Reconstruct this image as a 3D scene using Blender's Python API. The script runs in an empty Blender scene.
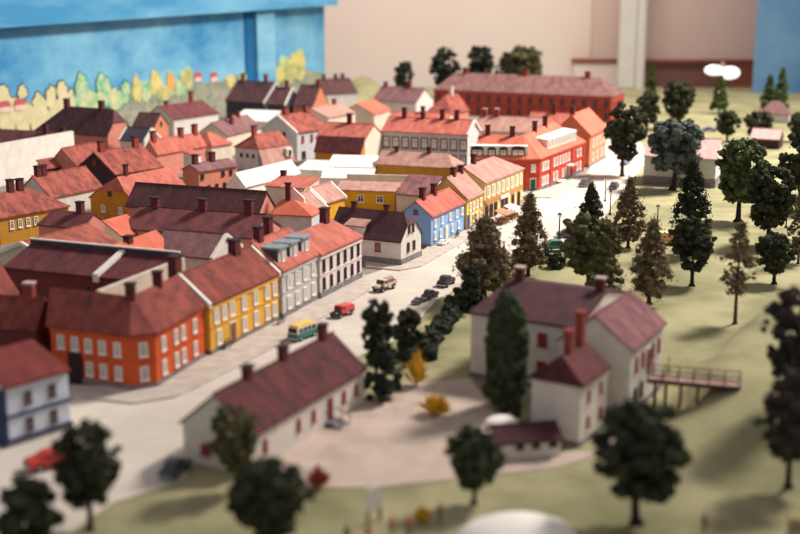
import bpy, bmesh, math, random
from mathutils import Vector, Matrix, noise

# ------------------------------------------------------------------ camera, world, lights, exposure
S = 0.0115                     # one metre of the modelled town in real metres (a 1:87 model on a table)
scene = bpy.context.scene
COL = scene.collection
CAM_H, CAM_F, CAM_P = 40.0, 1200.0, math.radians(13.3)
cd = bpy.data.cameras.new('camera')
cd.sensor_width = 36.0
cd.lens = 36.0 * CAM_F / 800.0
cd.clip_start = 0.02
cd.clip_end = 60
cd.dof.use_dof = True
cd.dof.focus_distance = 186 * S
cd.dof.aperture_fstop = 3.7
cam = bpy.data.objects.new('camera', cd)
COL.objects.link(cam)
cam.location = (0, 0, CAM_H * S)
cam.rotation_euler = (math.pi / 2 - CAM_P, 0, 0)
scene.camera = cam

world = bpy.data.worlds.new('room_light')
scene.world = world
world.use_nodes = True
world.node_tree.nodes['Background'].inputs[0].default_value = (0.79, 0.78, 0.83, 1)
world.node_tree.nodes['Background'].inputs[1].default_value = 0.46

ld = bpy.data.lights.new('skylight', 'AREA')
ld.shape = 'RECTANGLE'
ld.size = 0.9
ld.size_y = 0.7
ld.energy = 88
ld.spread = math.radians(78)
ld.color = (1.0, 0.935, 0.87)
key = bpy.data.objects.new('skylight', ld)
COL.objects.link(key)
key.location = (2.75, 3.55, 3.35)
key.rotation_euler = (Vector((0.5, 2.85, 0)) - Vector(key.location)).to_track_quat('-Z', 'Y').to_euler()

l2 = bpy.data.lights.new('wall_fill_light', 'AREA')  # added unseen fill that brightens the back wall
l2.shape = 'RECTANGLE'; l2.size = 1.6; l2.size_y = .4; l2.energy = 35; l2.color = (1.0, .92, .88); l2.spread = math.radians(120)
wl_ = bpy.data.objects.new('wall_fill_light', l2)
COL.objects.link(wl_)
wl_.location = (0.4, 4.5, 2.6)
wl_.rotation_euler = (Vector((0.1, 5.6, 0.7)) - Vector(wl_.location)).to_track_quat('-Z', 'Y').to_euler()

vs = scene.view_settings
vs.view_transform = 'Standard'
vs.look = 'None'
vs.exposure = 0.0
vs.gamma = 1.0
vs.use_curve_mapping = False

R = random.Random(7)

# ------------------------------------------------------------------ helpers
def lin(c):
    return tuple(((v / 255) / 12.92 if v / 255 <= .04045 else ((v / 255 + .055) / 1.055) ** 2.4) for v in c)

MATS = {}
def mat(name, c, c2=None, scale=1.2, rough=.8, bump=0., stretch=(1, 1, 1), detail=5., spec=.25, fine=0.):
    """painted model surface: two mottled colours of the paint itself; scale in town metres"""
    if name in MATS:
        return MATS[name]
    m = bpy.data.materials.new(name)
    m.use_nodes = True
    nt = m.node_tree
    b = nt.nodes['Principled BSDF']
    b.inputs['Roughness'].default_value = rough
    b.inputs['Specular IOR Level'].default_value = spec
    c2 = c2 or tuple(v * .88 for v in c)
    tc = nt.nodes.new('ShaderNodeTexCoord')
    mp = nt.nodes.new('ShaderNodeMapping')
    mp.inputs['Scale'].default_value = tuple(v / S for v in stretch)
    nt.links.new(tc.outputs['Object'], mp.inputs[0])
    n = nt.nodes.new('ShaderNodeTexNoise')
    n.inputs['Scale'].default_value = scale
    n.inputs['Detail'].default_value = detail
    n.inputs['Roughness'].default_value = .62
    nt.links.new(mp.outputs[0], n.inputs['Vector'])
    r = nt.nodes.new('ShaderNodeValToRGB')
    r.color_ramp.elements[0].position = .36
    r.color_ramp.elements[0].color = (*lin(c2), 1)
    r.color_ramp.elements[1].position = .62
    r.color_ramp.elements[1].color = (*lin(c), 1)
    nt.links.new(n.outputs[0], r.inputs[0])
    nt.links.new(r.outputs[0], b.inputs['Base Color'])
    if bump:
        n2 = nt.nodes.new('ShaderNodeTexNoise')
        n2.inputs['Scale'].default_value = fine or scale * 5
        n2.inputs['Detail'].default_value = 3
        nt.links.new(mp.outputs[0], n2.inputs['Vector'])
        bp = nt.nodes.new('ShaderNodeBump')
        bp.inputs['Strength'].default_value = bump
        bp.inputs['Distance'].default_value = .12 * S
        nt.links.new(n2.outputs[0], bp.inputs['Height'])
        nt.links.new(bp.outputs[0], b.inputs['Normal'])
    MATS[name] = m
    return m

def boards(name, c, pitch=.35, horizontal=True, strength=.5):
    """painted clapboard: colour plus grooves"""
    if name in MATS:
        return MATS[name]
    m = mat(name, c, tuple(v * .94 for v in c), scale=.6)
    nt = m.node_tree
    b = nt.nodes['Principled BSDF']
    tc = [n for n in nt.nodes if n.type == 'TEX_COORD'][0]
    sp = nt.nodes.new('ShaderNodeSeparateXYZ')
    nt.links.new(tc.outputs['Object'], sp.inputs[0])
    w = nt.nodes.new('ShaderNodeMath'); w.operation = 'MULTIPLY'; w.inputs[1].default_value = 1 / (pitch * S)
    if horizontal:
        nt.links.new(sp.outputs[2], w.inputs[0])
    else:
        ad = nt.nodes.new('ShaderNodeMath'); ad.operation = 'ADD'
        nt.links.new(sp.outputs[0], ad.inputs[0]); nt.links.new(sp.outputs[1], ad.inputs[1])
        nt.links.new(ad.outputs[0], w.inputs[0])
    f = nt.nodes.new('ShaderNodeMath'); f.operation = 'FRACT'
    nt.links.new(w.outputs[0], f.inputs[0])
    bp = nt.nodes.new('ShaderNodeBump')
    bp.inputs['Strength'].default_value = strength
    bp.inputs['Distance'].default_value = .06 * S
    nt.links.new(f.outputs[0], bp.inputs['Height'])
    nt.links.new(bp.outputs[0], b.inputs['Normal'])
    return m

class MB:
    """collects faces (town metres) into one mesh"""
    def __init__(s):
        s.v, s.f, s.mi = [], [], []
    def poly(s, pts, mi=0):
        b = len(s.v)
        s.v += [tuple(p) for p in pts]
        s.f.append(tuple(range(b, b + len(pts))))
        s.mi.append(mi)
    def box(s, x0, x1, y0, y1, z0, z1, mi=0):
        b = len(s.v)
        s.v += [(x0, y0, z0), (x1, y0, z0), (x1, y1, z0), (x0, y1, z0), (x0, y0, z1), (x1, y0, z1), (x1, y1, z1), (x0, y1, z1)]
        for q in ((0, 3, 2, 1), (4, 5, 6, 7), (0, 1, 5, 4), (1, 2, 6, 5), (2, 3, 7, 6), (3, 0, 4, 7)):
            s.f.append(tuple(b + i for i in q)); s.mi.append(mi)
        return s
    def prism(s, pts, z0, z1, mi=0):
        """pts: list of (x,y) counter-clockwise"""
        n = len(pts); b = len(s.v)
        s.v += [(x, y, z0) for x, y in pts] + [(x, y, z1) for x, y in pts]
        s.f.append(tuple(b + i for i in reversed(range(n)))); s.mi.append(mi)
        s.f.append(tuple(b + n + i for i in range(n))); s.mi.append(mi)
        for i in range(n):
            j = (i + 1) % n
            s.f.append((b + i, b + j, b + n + j, b + n + i)); s.mi.append(mi)
        return s
    def side(s, pts, y0, y1, mi=0):
        """profile of (x,z) swept along y"""
        n = len(pts); b = len(s.v)
        s.v += [(x, y0, z) for x, z in pts] + [(x, y1, z) for x, z in pts]
        s.f.append(tuple(b + i for i in range(n))); s.mi.append(mi)
        s.f.append(tuple(b + n + i for i in reversed(range(n)))); s.mi.append(mi)
        for i in range(n):
            j = (i + 1) % n
            s.f.append((b + j, b + i, b + n + i, b + n + j)); s.mi.append(mi)
        return s
    def tube(s, p0, p1, r0, r1=None, n=7, mi=0):
        r1 = r0 if r1 is None else r1
        p0, p1 = Vector(p0), Vector(p1)
        d = (p1 - p0).normalized()
        a = d.orthogonal().normalized(); c = d.cross(a)
        b = len(s.v)
        for p, r in ((p0, r0), (p1, r1)):
            for k in range(n):
                t = 2 * math.pi * k / n
                s.v.append(tuple(p + a * (r * math.cos(t)) + c * (r * math.sin(t))))
        for k in range(n):
            j = (k + 1) % n
            s.f.append((b + k, b + j, b + n + j, b + n + k)); s.mi.append(mi)
        s.f.append(tuple(b + k for k in reversed(range(n)))); s.mi.append(mi)
        s.f.append(tuple(b + n + k for k in range(n))); s.mi.append(mi)
        return s
    def lathe(s, prof, c=(0, 0, 0), n=14, mi=0):
        b = len(s.v); m = len(prof)
        for r, z in prof:
            for k in range(n):
                t = 2 * math.pi * k / n
                s.v.append((c[0] + r * math.cos(t), c[1] + r * math.sin(t), c[2] + z))
        for i in range(m - 1):
            for k in range(n):
                j = (k + 1) % n
                s.f.append((b + i * n + k, b + i * n + j, b + (i + 1) * n + j, b + (i + 1) * n + k)); s.mi.append(mi)
        s.f.append(tuple(b + k for k in reversed(range(n)))); s.mi.append(mi)
        s.f.append(tuple(b + (m - 1) * n + k for k in range(n))); s.mi.append(mi)
        return s
    def blob(s, c, r, rnd, sq=(1, 1, 1), jit=.28, mi=0, hi=False):
        vs_, fs_ = ICO2 if hi else ICO1
        b = len(s.v)
        for v in vs_:
            k = r * (1 + rnd.uniform(-jit, jit))
            s.v.append((c[0] + v[0] * k * sq[0], c[1] + v[1] * k * sq[1], c[2] + v[2] * k * sq[2]))
        for f in fs_:
            s.f.append(tuple(b + i for i in f)); s.mi.append(mi)
        return s
    def solid(s, pts, t, mi=0):
        """polygon (counter-clockwise from above) thickened downwards by t"""
        n = len(pts); b = len(s.v)
        s.v += [tuple(p) for p in pts] + [(p[0], p[1], p[2] - t) for p in pts]
        s.f.append(tuple(b + i for i in range(n))); s.mi.append(mi)
        s.f.append(tuple(b + n + i for i in reversed(range(n)))); s.mi.append(mi)
        for i in range(n):
            j = (i + 1) % n
            s.f.append((b + j, b + i, b + n + i, b + n + j)); s.mi.append(mi)
        return s
    def mesh(s, name, mats, smooth=False):
        me = bpy.data.meshes.new(name)
        me.from_pydata([(x * S, y * S, z * S) for x, y, z in s.v], [], s.f)
        for m in (mats if isinstance(mats, (list, tuple)) else [mats]):
            me.materials.append(m)
        me.polygons.foreach_set('material_index', s.mi)
        if smooth:
            me.polygons.foreach_set('use_smooth', [True] * len(s.f))
        me.update()
        return me
    def build(s, name, mats, parent=None, loc=(0, 0, 0), rz=0., smooth=False, bevel=0.):
        return link(name, s.mesh(name, mats, smooth), parent, loc, rz, bevel)

def link(name, me, parent=None, loc=(0, 0, 0), rz=0., bevel=0.):
    o = bpy.data.objects.new(name, me)
    COL.objects.link(o)
    o.parent = parent
    o.location = (loc[0] * S, loc[1] * S, loc[2] * S)
    o.rotation_euler = (0, 0, rz)
    if bevel:
        b = o.modifiers.new('bevel', 'BEVEL'); b.width = bevel * S; b.segments = 2; b.limit_method = 'ANGLE'
    return o

def ico(sub):
    bm = bmesh.new()
    bmesh.ops.create_icosphere(bm, subdivisions=sub, radius=1)
    v = [tuple(x.co) for x in bm.verts]
    f = [tuple(x.index for x in q.verts) for q in bm.faces]
    bm.free()
    return v, f
ICO1, ICO2 = ico(2), ico(3)

def tag(o, label, cat, group=None, kind=None):
    if label: o['label'] = label
    if cat: o['category'] = cat
    if group: o['group'] = group
    if kind: o['kind'] = kind
    return o

def thing(name, label, cat, loc=(0, 0, 0), rz=0., group=None):
    o = bpy.data.objects.new(name, None)
    COL.objects.link(o)
    o.empty_display_size = .01
    o.location = (loc[0] * S, loc[1] * S, loc[2] * S)
    o.rotation_euler = (0, 0, rz)
    return tag(o, label, cat, group)

def head(deg):
    """compass heading (degrees right of the view) to a rotation whose local x points along it"""
    return math.radians(90 - deg)

def sst(t):
    t = min(1., max(0., t))
    return t * t * (3 - 2 * t)

# height of the modelled ground, in town metres
def hz(x, y):
    u = (math.sin(math.radians(28.5)), math.cos(math.radians(28.5)))
    dx, dy = x - 20.8, y - 113.
    d = dx * u[1] - dy * u[0] - 3.8
    al = dx * u[0] + dy * u[1]
    w = 10 - 6.6 * sst((al + 2) / 5)
    h = 3.1 * sst((d - 1.5) / w) * sst((al + 16) / 14) * (1 - sst((y - 128) / 34)) * (1 - .4 * sst((d - 18) / 20))
    h += 7.6 * math.exp(-((x + 13.5) / 8.) ** 2 - ((y - 433) / 9.) ** 2)
    h += 2.0 * math.exp(-((x + 2) / 9.) ** 2 - ((y - 425) / 9.) ** 2)
    return h

def ray(px, py):
    u, w = (px - 400) / CAM_F, (267 - py) / CAM_F
    return Vector((u, math.cos(CAM_P) + w * math.sin(CAM_P), -math.sin(CAM_P) + w * math.cos(CAM_P)))

def at(px, py, z=0.):
    d = ray(px, py); t = (z - CAM_H) / d.z
    return Vector((d.x * t, d.y * t, z))

def gp(px, py):
    """where the photograph's point lies on the ground"""
    p = at(px, py)
    for _ in range(25):
        p = at(px, py, hz(p.x, p.y) * .6 + p.z * .4)
    return p

def top_at(p, py):
    """height of a point above p that the photograph shows at row py"""
    w = (267 - py) / CAM_F
    dy, dz = math.cos(CAM_P) + w * math.sin(CAM_P), -math.sin(CAM_P) + w * math.cos(CAM_P)
    return CAM_H + p.y / dy * dz

def ppm(p):
    return CAM_F / (p.y * math.cos(CAM_P) + (CAM_H - p.z) * math.sin(CAM_P))

# ------------------------------------------------------------------ the room and the table top
def grid(x0, x1, y0, y1, nx, ny, f):
    m = MB()
    for j in range(ny + 1):
        for i in range(nx + 1):
            x, y = x0 + (x1 - x0) * i / nx, y0 + (y1 - y0) * j / ny
            m.v.append((x, y, f(x, y)))
    for j in range(ny):
        for i in range(nx):
            a = j * (nx + 1) + i
            m.f.append((a, a + 1, a + nx + 2, a + nx + 1)); m.mi.append(0)
    return m

grass = mat('grass', (164, 156, 118), (124, 122, 86), scale=.09, rough=.95, bump=.35, fine=2.5, detail=8)
g = grid(-190, 230, 40, 478, 210, 219, hz).build('ground', grass, smooth=True)
tag(g, 'olive green scattered turf of the model landscape', 'ground', kind='structure')

def drape(name, pix, z, m, label, lift=0.):
    pts = [at(x, y) for x, y in pix]
    a = sum(p.x * q.y - q.x * p.y for p, q in zip(pts, pts[1:] + pts[:1]))
    if a < 0: pts.reverse()
    o = MB().prism([(p.x, p.y) for p in pts], lift - .3, z).build(name, m)
    tag(o, label, name.replace('_', ' '), kind='structure')
    return o

paving = mat('yard_paving', (150, 138, 128), (128, 116, 108), scale=.25, rough=.95, bump=.2)
road = mat('road_sand', (210, 198, 184), (194, 182, 169), scale=.12, rough=.95, bump=.15, fine=3)
walkm = mat('sidewalk', (196, 184, 172), (176, 164, 152), scale=.6, rough=.9, bump=.15)
dirt = mat('courtyard_dirt', (198, 178, 162), (178, 158, 144), scale=.3, rough=.95, bump=.3)
drape('town_ground', [(-140, 560), (-20, 520), (60, 440), (211, 356), (330, 300), (420, 250), (500, 215), (585, 178), (612, 145), (600, 112), (450, 96), (320, 92), (200, 96), (60, 112), (-90, 130)], .06, paving, 'grey paving of the yards between the town houses')
drape('street', [(-60, 600), (60, 540), (112, 504), (165, 488), (184, 480), (210, 440), (330, 372), (368, 352), (402, 338), (436, 302), (490, 268), (545, 252), (590, 240), (612, 205), (633, 180), (648, 160), (640, 140), (604, 140), (586, 176), (500, 216), (420, 258), (366, 276), (284, 322), (211, 354), (130, 396), (60, 392), (-60, 430)], .12, road, 'pale sandy street running between the town houses and the park')
drape('courtyard', [(250, 470), (352, 402), (372, 396), (400, 384), (440, 382), (470, 378), (500, 420), (560, 452), (600, 452), (628, 425), (640, 440), (560, 468), (470, 478), (380, 488), (310, 488)], .08, dirt, 'bare earth courtyard between the white houses')
drape('sidewalk', [(60, 388), (71.5, 399), (133, 405.5), (176, 399), (200, 388), (268, 353), (291, 338), (330, 315), (366, 294.5), (372, 288), (364, 276), (284, 318), (211, 350), (130, 388)], .3, walkm, 'raised stone sidewalk along the orange and yellow house fronts')
drape('sidewalk', [(364, 262), (366, 268.5), (400, 272), (421, 268), (440, 257), (493, 226), (516, 212.5), (512, 206), (486, 220), (430, 246), (416, 258), (398, 262)], .3, walkm, 'raised stone sidewalk around the dark roofed corner house and blue house')
drape('sidewalk', [(518, 192), (520, 197.5), (551, 199), (570, 190), (594, 178.5), (588, 174), (546, 190), (532, 193)], .3, walkm, 'raised stone sidewalk in front of the red corner building')

def big_box(name, label, x0, x1, y0, y1, z0, z1, m, cat='wall'):
    return tag(MB().box(x0, x1, y0, y1, z0, z1).build(name, m), label, cat, kind='structure')

plaster = mat('room_plaster', (240, 222, 208), (232, 212, 198), scale=.006, rough=.9, stretch=(1, 1, .25))
plaster2 = mat('room_plaster_pink', (222, 196, 184), (214, 186, 174), scale=.01, rough=.9)
big_box('wall_back', 'pale beige plaster wall behind the model table', -60, 76, 486, 492, -30, 240, plaster)
big_box('wall_pink', 'dusty pink plaster wall behind the model table beside the white post', 76, 300, 482, 492, -30, 240, plaster2)
woodm = mat('brown_wood', (150, 84, 66), (112, 62, 54), scale=.05, rough=.6, stretch=(.2, 1, 1.5))
woodd = mat('dark_wood', (128, 86, 78), (112, 74, 68), scale=.05, rough=.7)
o = tag(MB().box(97, 131, 478, 482, -1, 9.6).build('low_cupboard', woodd), 'low dark brown wooden cupboard front behind the lawn', 'cupboard')
MB().box(96.5, 142, 476.8, 482, 9.6, 10.7).build('top_rail', woodm, o)
MB().box(131, 141.8, 477, 482, -1, 9.6).build('side_board', woodm, o)
ps_ = at(630, 88.5)
post = thing('white_post', 'tall white painted double post standing behind the barracks', 'post', (ps_.x, ps_.y, 0))
whitem = mat('white_paint', (232, 228, 218), (224, 218, 208), scale=.05, rough=.5)
MB().box(-5.0, 1.2, -2, 2, 0, 200).build('post_shaft', whitem, post, bevel=.4)
MB().lathe([(2.0, 0), (2.0, 200)], (3.3, -.6, 0), 16).build('pipe', whitem, post, smooth=False)
o = tag(MB().box(69, 87, 481, 486, -1, 9.4).build('wall_ledge', plaster), 'beige plinth with a brown top along the wall left of the post', 'ledge')
MB().box(68.5, 87, 480.5, 486, 9.4, 10.8).build('top_board', woodm, o)

bluep = mat('sky_paint', (136, 198, 222), (60, 142, 194), scale=.035, rough=.6, stretch=(1, 1, 1.5), detail=7)
bluel = mat('sky_paint_light', (150, 206, 226), (70, 150, 196), scale=.03, rough=.6, stretch=(.35, 1, 1.6))
blued = mat('sky_paint_right', (134, 180, 218), (92, 146, 196), scale=.03, rough=.7)
p = at(754, 93)
bp_ = tag(MB().box(p.x, p.x + 90, p.y, p.y + 3, -2, 120).build('painted_panel', blued), 'blue painted backdrop panel at the right edge behind the lawn', 'backdrop panel')

# left sky panel with beam, pilaster and mural
A0 = Vector((-27.2, 440, 0)); PH = 27.0
pan = thing('painted_backdrop', 'sky blue painted wooden backdrop with beam and painted trees behind the town', 'backdrop', (A0.x, A0.y, 0), head(180 + PH))
# local x runs from the far right end towards the near left, local y to the town side is +y or -y
MB().box(0, 230, -2.2, 0, -2, 33).build('sky_board', bluep, pan)
bm_ = MB()
bm_.side([(-4, 32.4), (-4, 40.5), (230, 36.6), (230, 28.2)], 0, 3.4)
bm_.build('beam', bluel, pan)
MB().box(35, 45.8, 0, 1.6, -2, 31).build('pilaster', bluel, pan)
MB().box(46, 51, 0, .5, -2, 31).build('recess_shade', mat('recess_shade_blue', (34, 110, 160), (28, 96, 148), scale=.05), pan)  # dark strip paints the shade in the recess beside the pilaster

def mural_point(px, py):
    k = (px - 400) / CAM_F
    t = (-27.2 - k * 436.) / (.454 - .868 * k)
    dep = 436 - .868 * t
    return t, CAM_H - (py + 17) / CAM_F * dep
MUR = {}
def mural_mat(k):
    c = {'cream': ((226, 214, 170), (206, 200, 150)), 'green': ((214, 214, 172), (84, 184, 140)), 'lime': ((222, 212, 166), (140, 196, 140)),
         'yellow': ((230, 210, 140), (190, 192, 110)), 'olive': ((216, 200, 140), (150, 168, 100)), 'grey': ((176, 172, 146), (126, 136, 122)),
         'dark': ((66, 70, 70), (58, 66, 64)), 'teal': ((40, 140, 130), (40, 120, 110)), 'red': ((206, 100, 100), (190, 90, 96)), 'pink': ((236, 208, 190), (224, 190, 170)), 'orange': ((236, 176, 110), (220, 160, 90))}[k]
    return mat('mural_' + k, c[0], c[1], scale=.4, rough=.8)
def flat(m, pts, y0, y1, mi):
    a = sum(p[0] * q[1] - q[0] * p[1] for p, q in zip(pts, pts[1:] + pts[:1]))
    if a < 0: pts = pts[::-1]
    m.side(pts, y0, y1, mi)
def painted_tree(px, yt, yb, w, fill, edge, lobes=6, seed=0):
    rr = random.Random(seed)
    m = MB()
    t, z1 = mural_point(px, yt); _, z0 = mural_point(px, yb)
    ta, _ = mural_point(px - w / 2, yt); tb, _ = mural_point(px + w / 2, yt)
    hw, hh, zc = abs(tb - ta) / 2, (z1 - z0) / 2, (z0 + z1) / 2
    ph = [rr.uniform(0, 6.28) for _ in range(3)]
    yy = .03 + seed * .012
    for grow, y0, y1, mi in ((.42, .0, yy, 1), (0, .0, yy + .1, 0)):
        pts = []
        for i in range(56):
            a = 2 * math.pi * i / 56
            k = .80 + .13 * abs(math.sin(a * lobes / 2 + ph[0])) + .09 * math.sin(3 * a + ph[1]) + .05 * math.sin(7 * a + ph[2])
            pts.append((t + math.cos(a) * (hw * k + grow), zc + math.sin(a) * (hh * k + grow)))
        flat(m, pts, y0, y1, mi)
    m.build('painted_tree', [mural_mat(fill), mural_mat(edge)], pan)
# a painted ground band first, then the trees, far ones first
m = MB()
bt = [mural_point(x, y) for x, y in ((-60, 108), (0, 100), (40, 96), (75, 100), (120, 88), (160, 84), (200, 80), (222, 78), (235, 72), (262, 70), (300, 66), (322, 70))]
b0 = [(bt[-1][0], -1.5), (bt[0][0], -1.5)]
flat(m, bt + b0, 0, .1, 0)
m.build('painted_meadow', mural_mat('grey'), pan)
MT = [(8, 85, 130, 26, 'cream', 'dark'), (-8, 78, 125, 24, 'cream', 'dark'), (5, 79, 104, 11, 'cream', 'dark'), (24, 81, 96, 10, 'cream', 'dark'), (22, 96, 128, 26, 'cream', 'dark'), (40, 88, 118, 15, 'cream', 'dark'), (38, 100, 126, 26, 'cream', 'dark'),
      (52, 80, 112, 11, 'cream', 'dark'), (63, 75, 104, 11, 'cream', 'dark'), (70, 86, 112, 14, 'cream', 'dark'), (60, 95, 118, 22, 'cream', 'dark'),
      (83, 69, 108, 17, 'green', 'teal'), (104, 69, 108, 17, 'green', 'teal'), (93, 86, 112, 28, 'lime', 'teal'), (116, 84, 108, 16, 'lime', 'teal'), (126, 76, 100, 9, 'green', 'teal'), (137, 72, 100, 9, 'yellow', 'olive'), (146, 78, 98, 10, 'green', 'lime'),
      (156, 67, 92, 12, 'yellow', 'olive'), (164, 82, 96, 22, 'olive', 'green'), (171, 69, 88, 9, 'orange', 'olive'), (180, 78, 92, 12, 'lime', 'green'), (187, 64, 86, 13, 'olive', 'green'),
      (230, 72, 84, 9, 'yellow', 'olive'), (243, 70, 80, 8, 'lime', 'olive'), (284, 52, 76, 12, 'lime', 'green'), (297, 47, 78, 18, 'yellow', 'olive'), (290, 58, 80, 26, 'olive', 'lime'), (277, 64, 80, 14, 'yellow', 'olive')]
for i, a in enumerate(MT):
    painted_tree(*a, lobes=4 + i % 4, seed=i)
for px, py in ((198, 74), (214, 74), (5, 103), (20, 101), (252, 72), (266, 72)):
    t, z = mural_point(px, py)
    m = MB()
    flat(m, [(t - 1.8, z - 1.4), (t + 1.8, z - 1.4), (t + 1.8, z), (t - 1.8, z)], .1, .34, 0)
    flat(m, [(t - 2.2, z), (t + 2.2, z), (t + 1.3, z + 1.5), (t - 1.3, z + 1.5)], .1, .36, 1)
    m.build('painted_cottage', [mural_mat('pink'), mural_mat('red')], pan)
tag(pan, None, None)

# ------------------------------------------------------------------ houses
ROOF = {}
def roofm(k):
    c = {'salmon': ((194, 112, 94), (164, 84, 74)), 'orange': ((208, 114, 90), (190, 96, 76)), 'red': ((148, 74, 62), (104, 52, 49)),
         'rust': ((174, 94, 78), (112, 60, 57)), 'maroon': ((124, 68, 68), (90, 51, 55)), 'dark': ((92, 60, 63), (68, 47, 54)),
         'purple': ((140, 100, 99), (108, 76, 80)), 'pale': ((186, 144, 129), (162, 116, 107)), 'brown': ((102, 66, 65), (76, 51, 54)),
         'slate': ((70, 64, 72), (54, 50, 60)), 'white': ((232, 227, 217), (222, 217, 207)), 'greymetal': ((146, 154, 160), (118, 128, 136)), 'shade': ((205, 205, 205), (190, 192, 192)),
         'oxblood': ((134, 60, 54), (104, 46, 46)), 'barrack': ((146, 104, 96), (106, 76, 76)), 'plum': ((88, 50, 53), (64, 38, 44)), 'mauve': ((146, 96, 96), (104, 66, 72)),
         'wine': ((108, 54, 54), (70, 40, 44)), 'brick': ((152, 74, 74), (136, 64, 66)), 'pinkpale': ((204, 168, 162), (188, 148, 142))}[k]
    return mat('roof_' + k, c[0], c[1], scale=.5, rough=.85, bump=.6, fine=3.2, stretch=(1.6, .8, 1), detail=9)
WALL = {'orange': (206, 88, 46), 'yellow': (232, 172, 66), 'grey': (198, 194, 190), 'pinkwhite': (232, 214, 208), 'white': (228, 220, 210), 'blue': (138, 174, 220),
        'cream': (232, 206, 142), 'pinkbrick': (208, 132, 110), 'red': (196, 70, 54), 'brick': (184, 80, 66), 'ochre': (196, 138, 50), 'gold': (224, 160, 36), 'barn': (232, 176, 40),
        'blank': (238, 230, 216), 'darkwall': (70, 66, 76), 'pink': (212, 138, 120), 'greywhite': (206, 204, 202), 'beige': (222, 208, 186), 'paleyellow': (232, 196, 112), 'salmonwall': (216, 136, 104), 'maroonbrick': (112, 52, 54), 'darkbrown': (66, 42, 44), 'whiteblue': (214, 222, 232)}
def wallm(k):
    c = WALL[k]
    if k in ('white', 'barn'):
        return boards('wall_' + k, c, .38 if k == 'white' else .5, k == 'white')
    return mat('wall_' + k, c, tuple(v * .93 for v in c), scale=.5, rough=.8, bump=.12, fine=4)
chim_m = mat('chimney_brick', (112, 52, 51), (82, 40, 43), scale=2, rough=.85)
chim_o = mat('chimney_orange', (156, 72, 63), (130, 58, 52), scale=2, rough=.85)
chim_w = mat('chimney_white', (226, 206, 184), (206, 184, 164), scale=2, rough=.85)
cap_d = mat('cap_dark', (60, 44, 48), (48, 36, 40), scale=2)
cap_l = mat('cap_light', (200, 176, 164), (180, 156, 146), scale=2)
stone = mat('plinth_stone', (140, 134, 134), (112, 108, 112), scale=1.2, rough=.9, bump=.4)
trimw = mat('trim_white', (232, 226, 214), (224, 216, 204), scale=.6, rough=.6)
glass_d = mat('pane_dark', (46, 44, 52), (34, 34, 42), scale=1, rough=.15, spec=.6)
glass_g = mat('pane_grey', (150, 150, 156), (120, 124, 134), scale=1, rough=.25, spec=.5)
glass_l = mat('pane_light', (224, 216, 206), (206, 200, 192), scale=1, rough=.4)
glass_k = mat('pane_cream', (244, 234, 222), (232, 220, 208), scale=1, rough=.5)
glass_t = mat('pane_teal', (70, 74, 80), (50, 56, 64), scale=1, rough=.25, spec=.5)
frame_w = mat('frame_white', (238, 232, 222), (230, 224, 212), scale=1, rough=.5)
frame_d = mat('frame_dark', (58, 56, 62), (48, 46, 54), scale=1, rough=.6)
frame_r = mat('frame_red', (164, 66, 60), (146, 56, 54), scale=1, rough=.6)
frame_g = mat('frame_gold', (206, 150, 60), (196, 138, 50), scale=1, rough=.6)
frame_b = mat('frame_brown', (96, 66, 60), (84, 56, 52), scale=1, rough=.6)
STY = {'w': (frame_w, glass_g), 'l': (frame_w, glass_l), 'd': (frame_d, glass_d), 'x': (frame_w, glass_d), 'k': (frame_d, glass_k), 'bg': (frame_b, glass_g), 'r': (frame_r, glass_d), 'rl': (frame_r, glass_g), 't': (frame_b, glass_t), 'b': (frame_b, glass_d), 'rr': (frame_r, frame_r)}
WC = {}
def window(parent, x, y, z, rz, w, h, sty, arch=False):
    k = (w, h, sty, arch)
    if k not in WC:
        fm, gm = STY[sty]
        b = min(.16, w * .17) if sty != 'k' else .24
        m = MB()
        m.box(-w / 2, -w / 2 + b, -.14, .1, -h / 2, h / 2); m.box(w / 2 - b, w / 2, -.14, .1, -h / 2, h / 2)
        m.box(-w / 2 + b, w / 2 - b, -.14, .1, -h / 2, -h / 2 + b); m.box(-w / 2 + b, w / 2 - b, -.14, .1, h / 2 - b, h / 2)
        m.box(-.04, .04, -.11, .02, -h / 2 + b, h / 2 - b); m.box(-w / 2 + b, w / 2 - b, -.11, .02, h * .12, h * .12 + .08)
        if arch:
            n = 8
            m.side([(w / 2 * math.cos(math.pi * i / n), h / 2 + w * .22 * math.sin(math.pi * i / n)) for i in range(n + 1)][::-1], -.14, .1)
        else:
            m.box(-w / 2 - .08, w / 2 + .08, -.2, .1, -h / 2 - .1, -h / 2)
        p = MB().box(-w / 2 + b, w / 2 - b, -.05, .06, -h / 2 + b, h / 2 - b)
        WC[k] = (m.mesh('window', fm), p.mesh('pane', gm))
    o = link('window', WC[k][0], parent, (x, y, z), rz)
    link('pane', WC[k][1], o)
    return o
def door(parent, x, y, z, rz, w, h, m, frame=None):
    o = MB().box(-w / 2 - .14, w / 2 + .14, -.1, .1, 0, h + .16).build('door_frame', frame or trimw, parent, (x, y, z), rz)
    d = MB().box(-w / 2, w / 2, -.16, 0, .05, h); d.box(-w * .36, w * .36, -.2, -.1, h * .55, h * .9); d.box(-w * .36, w * .36, -.2, -.1, h * .12, h * .45)
    d.build('door', m, o)
    return o
CHM = {}
def chimney(parent, x, y, zr, hgt, w=1.0, m=None, cap=None, deep=1.2):
    m = m or chim_m; cap = cap or cap_d
    o = MB().box(-w / 2, w / 2, -w * .42, w * .42, -deep, hgt - .2).build('chimney', m, parent, (x, y, zr))
    MB().box(-w / 2 - .1, w / 2 + .1, -w * .42 - .1, w * .42 + .1, hgt - .2, hgt).build('chimney_cap', cap, o)
    return o

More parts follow.
